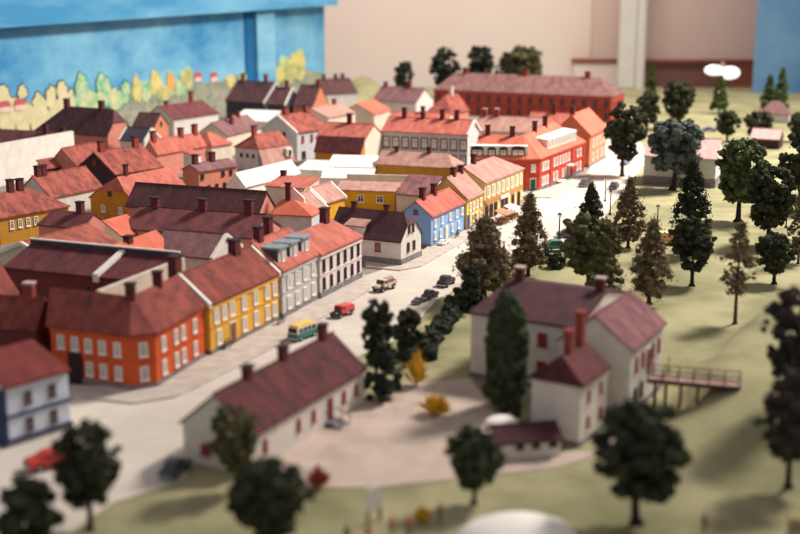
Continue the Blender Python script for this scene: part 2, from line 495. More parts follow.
def roof_solid(L, W, he, hr, e0, e1, ins0, ins1, mono, t=.22):
    """e0/e1: 'g' gable, 'h' hip, number = half hip fraction"""
    m = MB(); w = W / 2; x0, x1 = -L / 2, L / 2
    if mono:
        m.solid([(x0, -w, he), (x1, -w, he), (x1, w, hr), (x0, w, hr)], t)
        return m
    def end(x, e, ins, sg):
        if e == 'g':
            return (x, 0, hr), None, None
        if e == 'h':
            return (x - sg * ins, 0, hr), (x, -w, he), (x, w, he)
        z = he + (hr - he) * (1 - e)
        return (x - sg * ins, 0, hr), (x, -w * e, z), (x, w * e, z)
    r0, a0, b0 = end(x0, e0, ins0, -1); r1, a1, b1 = end(x1, e1, ins1, 1)
    near = [(x0, -w, he), (x1, -w, he)] + ([a1] if isinstance(e1, float) else []) + [r1, r0] + ([a0] if isinstance(e0, float) else [])
    far = [(x1, w, he), (x0, w, he)] + ([b0] if isinstance(e0, float) else []) + [r0, r1] + ([b1] if isinstance(e1, float) else [])
    m.solid(near, t); m.solid(far, t)
    if a1: m.solid([a1, b1, r1], t)
    if a0: m.solid([b0, a0, r0], t)
    return m

def wall_solid(L, W, he, hr, e0, e1, mono, base, oh=.3, t=.2):
    m = MB(); w, x0, x1 = W / 2 - oh, -L / 2 + oh * .5, L / 2 - oh * .5
    if mono:
        sl = (hr - he) / W
        zf, zb = he + sl * oh - t, hr - sl * oh - t
        m.poly([(x0, -w, base), (x1, -w, base), (x1, -w, zf), (x0, -w, zf)]); m.poly([(x1, w, base), (x0, w, base), (x0, w, zb), (x1, w, zb)])
        m.poly([(x1, -w, base), (x1, w, base), (x1, w, zb), (x1, -w, zf)]); m.poly([(x0, w, base), (x0, -w, base), (x0, -w, zf), (x0, w, zb)])
        return m
    sl = (hr - he) / (W / 2)
    ze = he + sl * oh - t
    zr = hr - t
    m.poly([(x0, -w, base), (x1, -w, base), (x1, -w, ze), (x0, -w, ze)]); m.poly([(x1, w, base), (x0, w, base), (x0, w, ze), (x1, w, ze)])
    for x, e, sg in ((x0, e0, -1), (x1, e1, 1)):
        if e == 'g': top = [(x, w, ze), (x, 0, zr), (x, -w, ze)]
        elif e == 'h': top = [(x, w, ze - sl * .1), (x, -w, ze - sl * .1)]
        else:
            zz = he + (hr - he) * (1 - e) - t
            top = [(x, w, ze), (x, W / 2 * e, zz), (x, -W / 2 * e, zz), (x, -w, ze)]
        pts = [(x, -w, base), (x, w, base)] + top
        m.poly(pts if sg > 0 else pts[::-1])
    return m

def wing(root, P, wall, roof, e0='g', e1='g', mono=False, loc=(0, 0, 0), rz=0., base=-.2, wins=(), chims=(), plinth=0., barge=None, oh=.3, cornice=0, extra=None, cm=None, cap=None, cw=1.0, wn='wall'):
    L, W, he, hr, i0, i1 = P
    wl = wall_solid(L, W, he, hr, e0, e1, mono, base, oh).build(wn, wallm(wall), root, loc, rz)
    rf = roof_solid(L, W, he, hr, e0, e1, max(i0, .8) if e0 != 'g' else 0, max(i1, .8) if e1 != 'g' else 0, mono).build('roof', roofm(roof), root, loc, rz)
    if not mono and e0 == 'g' and e1 == 'g':
        MB().tube((-L / 2, 0, hr), (L / 2, 0, hr), .13, n=6).build('ridge_cap', roofm(roof), rf)
    fy, fx = -(W / 2 - oh), L / 2 - oh * .5
    for wspec in wins:
        face, z, xs, w, h, sty = wspec[:6]
        for q in xs:
            if face == 'f': window(wl, (q - .5) * L, fy, z, 0, w, h, sty, len(wspec) > 6)
            elif face == 'r': window(wl, fx, (q - .5) * W, z, math.pi / 2, w, h, sty)
            elif face == 'l': window(wl, -fx, (.5 - q) * W, z, -math.pi / 2, w, h, sty)
    for c in chims:
        mono_y = .45 * W if mono else 0
        chimney(wl, c[0] * L, mono_y + (c[2] if len(c) > 2 else 0), hr, c[1], cw, cm, cap)
    if plinth:
        MB().box(-L / 2 + oh * .5 - .12, L / 2 - oh * .5 + .12, fy - .12, -fy + .12, base, plinth).build('plinth', stone, wl)
    if barge:
        ends = barge
        for s_ in ends:
            x = s_ * (L / 2)
            b = MB()
            for sg in (-1, 1):
                b.solid([(x - .22, sg * W / 2, he + .1), (x + .22, sg * W / 2, he + .1), (x + .22, 0, hr + .1), (x - .22, 0, hr + .1)][::sg], .5)
            b.build('barge_board', trimw, rf)
    if cornice:
        c = MB(); c.box(-fx - .06, fx + .06, fy - .16, fy + .05, he - .75, he - .35)
        c.box(-fx - .03, fx + .03, fy - .1, fy + .05, he * .52, he * .52 + .22)
        c.build('cornice', trimw if cornice == 1 else wallm(wall), wl)
    return wl, rf

def house(name, label, cat, N, wall, roof, group=None, **k):
    cx, cy, th, L, W, he, hr, i0, i1 = N
    root = thing(name, label, cat, (cx, cy, 0), head(th), group)
    wl, rf = wing(root, (L, W, he, hr, i0, i1), wall, roof, **k)
    return root, wl, rf
tag(pan, 'sky blue painted wooden backdrop with painted trees behind the left half of the town', 'backdrop')
doorw = mat('door_wood', (150, 92, 50), (128, 76, 42), scale=1)
doord = mat('door_dark', (58, 40, 42), (48, 34, 38), scale=1)
doorb = mat('door_blue', (40, 84, 160), (34, 72, 144), scale=1)
doorr = mat('door_red', (140, 44, 44), (120, 38, 40), scale=1)
GT, GC = 'row houses along the main street', 'roofs of the old town blocks'
GB, GS = 'houses at the back edge of the town', 'sheds and outbuildings in the yards'

# --- main street row, from the near corner to the far end
t, w, r = house('town_house', 'white two storey house with dark blue timber bands at the near left corner', 'house', (-34.94, 103.94, 40.5, 6.9, 7.2, 5.79, 8.3, 0, 1.5), 'whiteblue', 'oxblood', GT, e1='h', oh=.35, plinth=.7,
      wins=[('f', 4.2, (.36, .72), .7, 1.1, 'bg'), ('f', 1.75, (.36, .72), .7, 1.1, 'bg')])
tb = mat('timber_blue', (62, 74, 104), (52, 62, 90), scale=1)
MB().box(-3.4, 3.4, -3.42, -3.2, 2.75, 3.0).box(-3.4, 3.4, -3.42, -3.2, .55, .8).box(-3.4, -3.15, -3.42, -3.2, .6, 5.5).build('timber_band', tb, w)
MB().box(-3.5, -3.3, -3.3, 3.3, .1, 5.4).build('side_wall', tb, w)

t, w, r = house('town_house', 'long yellow two storey house with white windows and a white framed door', 'house', (-21.07, 134.67, 22.99, 15.75, 7.84, 6.05, 9.12, 0, 0), 'yellow', 'red', GT, plinth=.7, cornice=2, barge=(-1, 1), chims=[(.249, 1.6), (-.47, 1.9, .8)], cw=1.25,
      wins=[('f', 4.45, (.09, .195, .3, .47, .64, .81, .93), .95, 1.75, 'l'), ('f', 1.9, (.12, .47, .64, .81, .92), .95, 1.7, 'l')])
door(w, -3.0, -3.62, .1, 0, 1.0, 2.6, doorw)
MB().box(-3.75, -2.25, -4.6, -3.7, 0, .25).build('door_step', stone, w)

t, w, r = house('town_house', 'pale grey two storey house with three grey roofed dormers', 'house', (-16.12, 146.94, 21.25, 10.2, 8.42, 6.25, 9.45, 0, 0), 'grey', 'salmon', GT, plinth=.8, cornice=2, chims=[(-.325, 1.7), (.3, 1.6, 2.)], cw=1.1, oh=.3,
      wins=[('f', 4.55, (.18, .4, .62, .86), .9, 1.7, 'l'), ('f', 1.95, (.18, .4, .62, .86), .9, 1.6, 'l')])
for xx in (-3.3, -.1, 3.2):
    d = MB().box(-1.1, 1.1, -3.2, 0, 6.6, 8.6).build('dormer', wallm('grey'), r, (xx, 0, 0))
    MB().box(-1.3, 1.3, -3.5, .3, 8.6, 8.85).build('dormer_roof', roofm('greymetal'), d)
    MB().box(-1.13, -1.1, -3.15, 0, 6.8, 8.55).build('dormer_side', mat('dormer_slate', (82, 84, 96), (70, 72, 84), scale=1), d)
    window(d, 0, -3.2, 7.65, 0, .6, 1.2, 'l')

t, w, r = house('town_house', 'pinkish white two storey house with plain dark windows and hipped end', 'house', (-11.25, 157.6, 23.28, 12.85, 8.09, 6.13, 8.57, 0, 1.89), 'pinkwhite', 'salmon', GT, e1='h', plinth=1.0, cornice=2, chims=[(.202, 1.9)], cw=1.2,
      wins=[('f', 4.5, (.09, .255, .42, .58, .745, .9), .6, 1.6, 'd'), ('f', 2.1, (.09, .255, .42, .58, .745, .9), .6, 1.5, 'd')])

t, w, r = house('corner_house', 'white corner house with steep dark half hipped roof and one dormer', 'house', (-3.7, 174.89, 116.46, 12.2, 7.3, 3.75, 7.4, 0, 1.3), 'white', 'dark', GT, e1=.42, plinth=1.1, chims=[(-.284, 1.0), (.162, .95)], cw=.75,
      wins=[('f', 2.6, (.38, .68), .9, 1.3, 'rl'), ('r', 2.5, (.36, .62), .7, 1.3, 'b'), ('r', 5.2, (.4, .58), .6, 1.3, 'b')])
d = MB().box(-1.35, 1.35, -3.3, 0, 3.9, 5.6).build('dormer', wallm('white'), r, (-1.6, 0, 0))
MB().solid([(-1.7, -3.7, 5.5), (1.7, -3.7, 5.5), (1.7, .2, 6.5), (-1.7, .2, 6.5)], .2).build('dormer_roof', roofm('pale'), d)
window(d, -.3, -3.3, 4.75, 0, .8, .9, 'x')

t, w, r = house('town_house', 'light blue wooden house with deep blue gable and two chimneys', 'house', (5.32, 189.28, 24.66, 14.04, 5.76, 4.99, 7.23, 0, 0), 'blue', 'salmon', GT, plinth=.5, chims=[(-.307, 1.75), (.019, 1.7)], cw=.95,
      wins=[('f', 3.7, (.12, .32, .55, .75, .92), .8, 1.2, 'l'), ('f', 1.7, (.12, .28, .62, .82), .8, 1.2, 'l'), ('l', 5.5, (.5,), .7, .7, 'rl')])
door(w, -.8, -2.62, .1, 0, .95, 2.2, trimw)
t, w, r = house('town_house', 'narrow pale yellow house with a blue door beside the blue house', 'house', (9.3, 199.9, 23.61, 8.1, 7.8, 5.34, 8.78, 0, 0), 'paleyellow', 'pale', GT, plinth=.5, chims=[(-.117, 1.3), (.32, 1.2)], cw=.9,
      wins=[('f', 3.9, (.2, .4, .6, .82), .8, 1.3, 'l'), ('f', 1.8, (.4, .6, .82), .8, 1.3, 'l'), ('l', 6.4, (.5,), .6, .9, 'l')])
door(w, -3.4, -3.62, .1, 0, 1.1, 2.6, doorb, wallm('paleyellow'))
t, w, r = house('shop_building', 'cream yellow shop building with brown ground floor openings under a pale hipped roof', 'shop', (15.01, 213.24, 25.85, 19.25, 8.62, 6.79, 9.35, 0, 4.81), 'cream', 'pale', GT, e1='h', chims=[(-.254, 1.6)], cw=.9,
      wins=[('f', 5.1, (.08, .2, .32, .44, .56, .68, .8, .92), 1.0, 1.9, 'l')])
MB().box(-9.5, 9.5, -4.12, -3.9, 3.0, 3.7).build('brown_band', mat('shop_band', (196, 140, 84), (180, 124, 74), scale=.6), w)
for q in (.06, .17, .28, .45, .55, .72, .88):
    door(w, (q - .5) * 19.25, -4.02, .1, 0, 1.2, 2.5, doord, mat('shop_frame', (150, 104, 84), (136, 92, 76), scale=1))
MB().box(-2.2, 1.8, -4.3, -4.0, 2.75, 3.35).build('signboard', trimw, w)

# bent corner buildings: front eave A-B-C-D, ridge Ra-Rm-Rd
def bent(name, label, pts, he, hr, wall, roof, group):
    A, B, C, D, Ra, Rm, Rd = [Vector(p) for p in pts]
    o = Rm
    root = thing(name, label, 'house', (o.x, o.y, 0), 0, group)
    P = [p - o for p in (A, B, C, D, Ra, Rm, Rd)]
    A, B, C, D, Ra, Rm, Rd = P
    A2 = A + 2 * (Ra - A); D2 = D + 2 * (Rd - D)
    # inner back corner: where the two back eaves cross
    u1, u2 = (B - A), (D - C)
    den = u1.x * u2.y - u1.y * u2.x
    k = ((D2 - A2).x * u2.y - (D2 - A2).y * u2.x) / den
    I = A2 + u1 * k
    def v(p, z): return (p.x, p.y, z)
    m = MB()
    m.solid([v(A, he), v(B, he), v(Rm, hr), v(Ra, hr)], .25); m.solid([v(B, he), v(C, he), v(Rm, hr)], .25)
    m.solid([v(C, he), v(D, he), v(Rd, hr), v(Rm, hr)], .25); m.solid([v(D2, he), v(I, he), v(Rm, hr), v(Rd, hr)], .25)
    m.solid([v(I, he), v(A2, he), v(Ra, hr), v(Rm, hr)], .25)
    rf = m.build('roof', roofm(roof), root)
    c = sum((A, B, C, D, D2, I, A2), Vector((0, 0))) / 7
    sh = [p + (c - p).normalized() * .45 for p in (A, B, C, D, D2, I, A2)]
    m = MB()
    for i in range(7):
        p, q = sh[i], sh[(i + 1) % 7]
        m.poly([v(p, -.2), v(q, -.2), v(q, he - .12), v(p, he - .12)])
    for p, q, rr in ((sh[3], sh[4], Rd), (sh[6], sh[0], Ra)):
        rr = rr + (c - rr).normalized() * .3
        m.poly([v(p, he - .12), v(q, he - .12), v(rr, hr - .4)])
    wl = m.build('wall', wallm(wall), root)
    pl = MB(); cn = MB()
    for i in range(3):
        p, q = sh[i], sh[i + 1]
        d = (q - p).normalized(); n = Vector((d.y, -d.x)) * .12
        for mm, z0, z1, kk in ((pl, -.2, .7, 1), (cn, he * .5, he * .5 + .25, .8), (cn, he - .7, he - .3, .9)):
            pp = [p + n * kk, q + n * kk, q - n * kk, p - n * kk]
            mm.prism([(x.x, x.y) for x in pp], z0, z1)
    pl.build('plinth', stone, wl)
    cn.build('cornice', wallm(wall), wl)
    return root, wl, rf, sh, P
def on_wall(w, p, q, f, z, wd, h, sty):
    d = (q - p); a = math.atan2(d.y, d.x); c = p + d * f
    return window(w, c.x, c.y, z, a, wd, h, sty)
root, w, r, sh, P = bent('corner_building', 'orange two storey corner building with a dark red hipped roof bending round the corner',
    [(-36.25, 118.0), (-26.7, 114.0), (-24.33, 115.2), (-21.0, 125.75), (-36.6, 121.7), (-27.35, 117.9), (-24.2, 127.3)], 6.05, 9.1, 'orange', 'red', GT)
for f in (.13, .31, .48, .655, .84): on_wall(w, sh[0], sh[1], f, 4.35, .8, 1.45, 'w')
for f in (.48, .655, .84): on_wall(w, sh[0], sh[1], f, 1.85, .8, 1.45, 'w')
for z in (4.35, 1.85):
    on_wall(w, sh[1], sh[2], .5, z, .85, 1.5, 'w')
    for f in (.15, .4, .55, .8): on_wall(w, sh[2], sh[3], f, z, .8, 1.5, 'w')
d = (sh[1] - sh[0]); c_ = sh[0] + d * .3
door(w, c_.x, c_.y, .0, math.atan2(d.y, d.x), 1.5, 3.2, doord, doord)
for pp, hh in ((P[5], 1.5), (P[5] * .45 + P[6] * .55, 1.5)): chimney(w, pp.x, pp.y, 9.0, hh, .95)


house('row_house', 'low maroon roofed house left of the orange corner building', 'house', (-41.7, 123.2, 99.74, 8.73, 5.2, 4.97, 7.76, 0, 0), 'maroonbrick', 'red', GC, chims=[(.3, 1.6)], cm=chim_o, cap=cap_l)
root, w, r, sh, P = bent('corner_building', 'large bright red corner building with a long white dormer beside the plaza',
    [(14.2, 233.0), (24.75, 232.3), (27.6, 233.6), (40.4, 259.9), (15.8, 240.4), (24.4, 236.6), (33.5, 262.9)], 6.65, 10.6, 'red', 'orange', GT)
for z in (4.75, 1.85):
    on_wall(w, sh[1], sh[2], .5, z, 1.0, 1.5, 'l') if z > 3 else None
    for f in (.06, .11, .165, .30, .365, .43, .495, .56, .625, .83, .9): on_wall(w, sh[2], sh[3], f, z, .9, 1.7, 'l') if not (z < 3 and f in (.43,)) else None
    on_wall(w, sh[0], sh[1], .8, z, 1.0, 1.5, 'l'); on_wall(w, sh[0], sh[1], .45, z, 1.0, 1.5, 'l')
d = sh[2] - sh[1]; c_ = (sh[1] + sh[2]) / 2
door(w, c_.x, c_.y, .1, math.atan2(d.y, d.x), 1.1, 2.5, mat('door_green', (40, 90, 74), (34, 78, 64), scale=1))
d = sh[3] - sh[2]; a = math.atan2(d.y, d.x)
for f in (.22, .7, .97):
    c_ = sh[2] + d * f
    MB().box(-.3, .3, -.2, 0, 0, 6.2).build('pilaster', wallm('red'), w, (c_.x, c_.y, 0), a)
for f in (.4, .62):
    c_ = sh[2] + d * f
    MB().box(-1.4, 1.4, -1.3, .1, .3, .5).build('door_canopy', trimw, w, (c_.x, c_.y, 2.6 if f > .5 else .1), a)
c_ = sh[2] + d * .56
dm = MB().box(-9.2, 9.2, .9, 3.4, 7.0, 9.35).build('long_dormer', wallm('white'), r, (c_.x, c_.y, 0), a)
MB().solid([(-9.3, .75, 9.4), (9.3, .75, 9.4), (9.3, 3.6, 9.75), (-9.3, 3.6, 9.75)], .16).build('dormer_roof', trimw, dm)
for i in range(9): window(dm, -8 + i * 2.0, .9, 8.3, 0, 1.1, 1.5, 'w')
d = sh[1] - sh[0]; a = math.atan2(d.y, d.x); c_ = sh[0] + d * .45
mb = MB().box(-5.4, 5.9, .35, 3.0, 6.9, 9.1).build('attic_wall', wallm('white'), r, (c_.x, c_.y, 0), a)
for xx, ww in ((-4.0, 2.4), (-1.2, 1.6), (1.1, 1.6), (4.0, 2.7)): window(mb, xx, .35, 7.75, 0, ww, 1.6, 'k', True)
for pp, q in ((P[4], .2), (P[4], .75)):
    c_ = P[4] * (1 - q) + P[5] * q; chimney(w, c_.x, c_.y, 10.5, 2.0, .95)
for q in (.35, .7):
    c_ = P[5] * (1 - q) + P[6] * q; chimney(w, c_.x, c_.y, 10.5, 2.1, .95)
house('town_house', 'salmon orange house at the far end of the street past the red corner building', 'house', (41.2, 274.5, 22.54, 16.5, 9.29, 7.21, 11.65, 0, 0), 'salmonwall', 'orange', GT, chims=[(-.44, 1.8)], plinth=.6,
      wins=[('f', 5.2, (.2, .4, .6, .8), 1.1, 1.8, 'l'), ('f', 2.2, (.2, .45, .7, .9), 1.1, 1.9, 'l')])

# --- old town blocks
house('town_house', 'ochre yellow house with four white windows at the left edge below a red roof', 'house', (-61.99, 191.56, 36.87, 13.62, 9.31, 4.47, 7.52, 0, 4.43), 'ochre', 'rust', GC, e1='h', chims=[(-.081, 1.9), (.051, 1.8)],
      wins=[('f', 3.0, (.175, .29, .4, .51), .75, 1.35, 'x')])
house('row_house', 'small dark maroon roofed house right of the ochre yellow house', 'house', (-49.13, 176.53, 112.97, 8.4, 6.1, 5.06, 6.87, .9, 0), 'pink', 'maroon', GC, e0='h', chims=[(.197, 1.6)])
house('row_house', 'red roofed house with white parapet edge behind the maroon brick range', 'house', (-45.6, 156.02, 24.79, 13.42, 12.0, 5.35, 7.85, 0, 0), 'beige', 'rust', GC, barge=(-1,))
house('row_house', 'little orange lean-to roof beside a dark gutter in the left blocks', 'house', (-40.01, 171.25, 24.91, 5.67, 3.65, 4.66, 6.81, 0, 0), 'beige', 'orange', GC, mono=True)
house('row_house', 'orange lean-to roof above the right end of the maroon brick range', 'house', (-33.22, 151.79, 20.45, 11.11, 2.94, 5.07, 7.9, 0, 0), 'beige', 'orange', GC, mono=True, chims=[(-.122, .6)])
house('row_house', 'purple roofed house with a white gable behind the long yellow house', 'house', (-27.38, 157.36, 109.75, 9.23, 8.69, 5.28, 7.73, 0, 0), 'white', 'purple', GC, barge=(1,))
t, w, r = house('brick_range', 'long maroon brick outbuilding with a red roof crossed by a white fire wall', 'outbuilding', (-37.47, 141.11, 111.49, 21.58, 5.68, 6.36, 8.11, 0, 0), 'maroonbrick', 'wine', GC, mono=True, wins=[('f', 4.3, (.56,), .7, 1.2, 'd'), ('f', 2.6, (.3, .8), 1.0, 1.3, 'd')])
MB().solid([(2.5, -3.0, 6.7), (3.3, -3.0, 6.7), (3.3, 2.9, 8.5), (2.5, 2.9, 8.5)], 1.0).build('fire_wall', trimw, w)
o_ = MB().box(-10.8, 10.8, 2.75, 2.95, 7.5, 8.7).build('parapet', mat('parapet_shade', (78, 74, 82), (64, 60, 68), scale=.8), w)  # dark colour stands for the parapet's shadow side
MB().box(-10.9, 10.9, 2.68, 3.05, 8.7, 8.85).build('coping', trimw, o_)
house('row_house', 'long dark maroon roof with three chimneys standing before the brown roofed range', 'house', (-28.96, 172.67, 109.27, 20.87, 9.84, 5.24, 7.77, 0, 0), 'pink', 'maroon', GC, chims=[(-.367, 1.5), (.011, 1.7), (.367, 2.0)], cw=1.15, cm=chim_m)
house('row_house', 'long plain dark brown roof behind the maroon roof with three chimneys', 'house', (-31.7, 187.9, 111.2, 23.97, 6.6, 5.36, 8.63, 0, 0), 'pink', 'brown', GC)
t, w, r = house('row_house', 'ochre gabled house with half hipped salmon roof in the left blocks', 'house', (-45.6, 208.74, 31.27, 14.36, 11.16, 3.87, 7.72, 1.5, 0), 'ochre', 'salmon', GC, e0=.55, chims=[(-.247, 1.9)], cw=.7, wins=[('l', 2.2, (.3, .66), .9, 1.2, 'w'), ('l', 5.0, (.45,), .8, .9, 'b')])
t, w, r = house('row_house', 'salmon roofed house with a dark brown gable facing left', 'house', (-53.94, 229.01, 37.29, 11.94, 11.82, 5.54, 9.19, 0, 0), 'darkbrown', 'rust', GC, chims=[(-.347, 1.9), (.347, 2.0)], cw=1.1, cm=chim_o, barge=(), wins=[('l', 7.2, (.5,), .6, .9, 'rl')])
house('row_house', 'long purple red roof with white wall beneath, left of the ochre gable', 'house', (-59.3, 207.2, 28.6, 13.0, 7.97, 4.8, 8.22, 0, 0), 'white', 'rust', GC, chims=[(-.39, 1.6), (-.294, 1.6)])
house('row_house', 'salmon roof between the white fire wall and the dark gabled house', 'house', (-64.9, 241.4, 24.98, 10.4, 7.2, 4.81, 8.21, 0, 0), 'pink', 'rust', GC)
house('row_house', 'low curved salmon lean-to roof in front of the white fire wall', 'house', (-69.4, 235.6, 29.2, 4.55, 2.26, 4.67, 6.28, 0, 0), 'darkbrown', 'rust', GC, mono=True)
house('row_house', 'salmon roofed house with pink wall and three chimneys in the upper blocks', 'house', (-48.59, 258.2, 29.82, 16.45, 4.33, 5.06, 7.88, 0, 0), 'pink', 'salmon', GC, chims=[(-.417, 1.9), (.124, 1.7), (.41, 2.0)], cw=1.1, cm=chim_o)
d = thing('attic_dormer', 'small white dormer house with slate side in front of the pink wall', 'dormer', (-43.6, 250.5, 0), head(30), GS)
wing(d, (3.2, 3.0, 5.2, 5.9, 0, 0), 'white', 'salmon', mono=True, wins=[('f', 4.2, (.5,), .9, 1.2, 'l')])
house('town_house', 'pink brick house with dark windows and low purple roof', 'house', (-36.92, 231.39, 39.39, 10.21, 5.2, 5.24, 6.36, 0, 0), 'pinkbrick', 'purple', GC, chims=[(-.365, 1.8), (.061, 1.8)],
      wins=[('f', 4.1, (.1, .62, .82), .75, .9, 'd'), ('f', 1.7, (.25, .45, .65, .88), .75, 1.2, 'd')])
t, w, r = house('town_house', 'grey gabled house with half hipped rust roof in front of the cream yard', 'house', (-30.47, 265.25, 36.4, 10.8, 7.36, 5.09, 7.81, 2.73, 0), 'greywhite', 'rust', GC, e0='h', chims=[(-.244, 1.9)], cm=chim_o, wins=[('l', 3.4, (.3, .55, .78), .6, .8, 'd')])
MB().solid([(-5.2, -4.9, 1.4), (5.3, -4.9, 1.4), (5.3, -3.55, 5.0), (-5.2, -3.55, 5.0)], .25).build('mansard_slope', roofm('pale'), r)
d = MB().box(-.9, .9, -5.0, -3.6, 2.6, 4.4).build('dormer', wallm('white'), r, (3.4, 0, 0))
window(d, 0, -5.0, 3.5, 0, .7, 1.0, 'd')
house('town_house', 'cream house with a small hipped salmon roof left of the grey gabled house', 'house', (-42.87, 269.17, 33.77, 6.97, 7.89, 4.94, 7.56, 2.8, 2.8), 'beige', 'salmon', GC, e0='h', e1='h')
t, w, r = house('town_house', 'tall white gabled house with rust orange roof and two chimneys, centre of the town', 'house', (-24.83, 284.0, 40.57, 10.94, 12.6, 6.62, 10.21, 0, 0), 'greywhite', 'rust', GC, chims=[(-.274, 1.7), (.347, 1.7)], cw=1.3, barge=(-1,), cm=chim_o,
      wins=[('f', 4.9, (.18, .45), .7, 1.6, 'rl'), ('f', 1.2, (.2, .6), 1.2, 1.7, 'd'), ('l', 5.6, (.38, .64), 1.0, 1.5, 'd')])
house('row_house', 'deep wine red roof over an ochre wall behind the white yard', 'house', (-13.3, 261.7, 111.3, 11.3, 2.45, 4.1, 7.3, 0, 0), 'ochre', 'wine', GC, mono=True)
house('row_house', 'broad salmon roof left of the long building with framed windows', 'house', (-11.4, 271.4, 113.08, 12.4, 10.52, 6.28, 9.28, 0, 0), 'beige', 'salmon', GC, chims=[(0, 2.2)])
t, w, r = house('long_building', 'long grey building with a row of large dark framed windows under a salmon roof', 'building', (7.07, 273.88, 110.84, 20.75, 9.93, 7.32, 10.09, 0, 0), 'greywhite', 'salmon', GC, chims=[(-.312, 2.2), (-.094, 1.3), (.132, 2.2), (.299, 2.1)], cw=.95, barge=(1,),
      wins=[('f', 4.9, tuple((i + .55) / 9 for i in range(9)), 1.7, 2.6, 'k'), ('f', 1.6, tuple((i + .55) / 9 for i in range(9)), 1.5, 2.0, 'k')])
house('row_house', 'long low pale salmon roof over an ochre wall in front of the framed window building', 'house', (4.14, 244.74, 110.3, 16.97, 7.04, 3.97, 6.32, 0, 2.5), 'ochre', 'pale', GC, e1='h', chims=[(-.30, 1.0), (.114, 1.2)], cw=.8)
house('row_house', 'small purple roof wedged behind the light blue and pale yellow houses', 'house', (3.4, 212.5, 112, 6.6, 6.5, 3.6, 6.2, 0, 0), 'beige', 'mauve', GC, mono=True)
house('barn', 'bright yellow board barn with two white windows and a flat pale roof', 'barn', (-5.34, 217.56, 102.04, 11.08, 9.0, 3.75, 4.8, 0, 0), 'barn', 'pale', GS, wins=[('f', 2.2, (.42, .74), 1.3, 1.4, 'x')])
house('yard_building', 'unpainted white building with gabled white roof left of the white yard', 'outbuilding', (-26.2, 230.0, 27.7, 19.2, 4.4, 3.2, 5.6, 0, 0), 'blank', 'white', GS)
house('yard_building', 'unpainted white lean-to with a broad white roof behind the yellow barn', 'outbuilding', (-9.64, 248.27, 98.95, 10.27, 7.13, 3.28, 4.74, 0, 0), 'blank', 'white', GS, mono=True)
house('yard_building', 'unpainted low white roof sloping down before the broad white lean-to', 'outbuilding', (-10.5, 241.6, 98.95, 10.3, 5.6, 1.9, 3.1, 0, 0), 'blank', 'white', GS, mono=True)
house('yard_building', 'unpainted low white block with roof shade painted pale grey between the two white roofs', 'outbuilding', (-17.5, 245.5, 104, 6.0, 9.0, 3.2, 4.0, 0, 0), 'blank', 'shade', GS, mono=True)  # the white roof's shade is put into its grey
yw = Vector((-3.6, 234.5, 0))
tag(MB().box(-7, 7, -.2, .2, 0, 3.3).build('yard_wall', wallm('beige'), None, (yw.x, yw.y, .0), head(98)), 'long beige yard wall behind the yellow barn', 'yard wall')
house('shed', 'flat red shed roof with dark edging beside the unpainted white building', 'shed', (-19.79, 218.88, 111.53, 8.15, 6.89, 3.97, 5.0, 0, 0), 'beige', 'salmon', GS, mono=True, chims=[(-.42, .9)])
t, w, r = house('yard_house', 'small house with orange hipped roof and a tall thin chimney below the red shed', 'house', (-16.12, 184.53, 104.68, 6.87, 5.77, 5.26, 7.21, 1.0, 3.9), 'greywhite', 'orange', GS, e0='h', e1='h', chims=[(-.2, 2.6)], cw=.75)
MB().side([(-3.4, 5.0), (.4, 5.0), (.4, 7.0), (-1.4, 8.6), (-3.4, 6.9)], 2.3, 2.7).build('parapet', trimw, w)
house('yard_shed', 'pale roofed shed with white edges left of the dark roofed corner house', 'shed', (-16.29, 193.3, 18.03, 8.0, 6.6, 3.84, 6.61, 0, 0), 'gold', 'pale', GS, barge=(-1, 1))
house('yard_shed', 'pale roofed shed with white edges left of the bright yellow barn', 'shed', (-13.6, 203.4, 27.16, 6.9, 6.2, 4.02, 6.44, 0, 0), 'gold', 'pale', GS, barge=(-1, 1))
house('row_house', 'orange roof corner at the left edge beside the maroon brick range', 'house', (-47.0, 132.0, 2.36, 9.44, 4.08, 4.62, 8.32, 0, 0), 'beige', 'red', GC)
lb = at(15, 343); tag(MB().box(-6, 3.6, -1.2, 1.2, 0, 3.4).build('low_wall', wallm('whiteblue'), None, (lb.x - 1.5, lb.y + 1.2, 0), head(100)), 'pale blue low yard wall behind the white timbered house', 'yard wall')

# the white fire wall and its roof on the far left
tag(MB().box(-12.8, 12.8, -.3, .3, 0, 8.6).build('fire_wall', wallm('blank'), None, (-76.6, 250.4, 0), head(22.81)), 'tall blank white fire wall at the left edge of the town', 'fire wall')
house('row_house', 'dark maroon roof with chimneys behind the tall blank white wall', 'house', (-84.5, 270.5, 112.62, 19.0, 5.0, 4.0, 7.4, 0, 0), 'pink', 'maroon', GC, mono=True, chims=[(.204, 1.8), (.45, 1.2)])
white_gable = at(142, 288)
a_, b_ = at(98, 290.5, 8.7), at(183, 257.5, 8.7)
dv = b_ - a_
tag(MB().box(0, dv.length, -.25, .25, 0, 8.7).build('fire_wall', wallm('beige'), None, (a_.x, a_.y, 0), math.atan2(dv.y, dv.x)), 'cream fire wall between the orange corner building and the maroon brick range', 'fire wall')

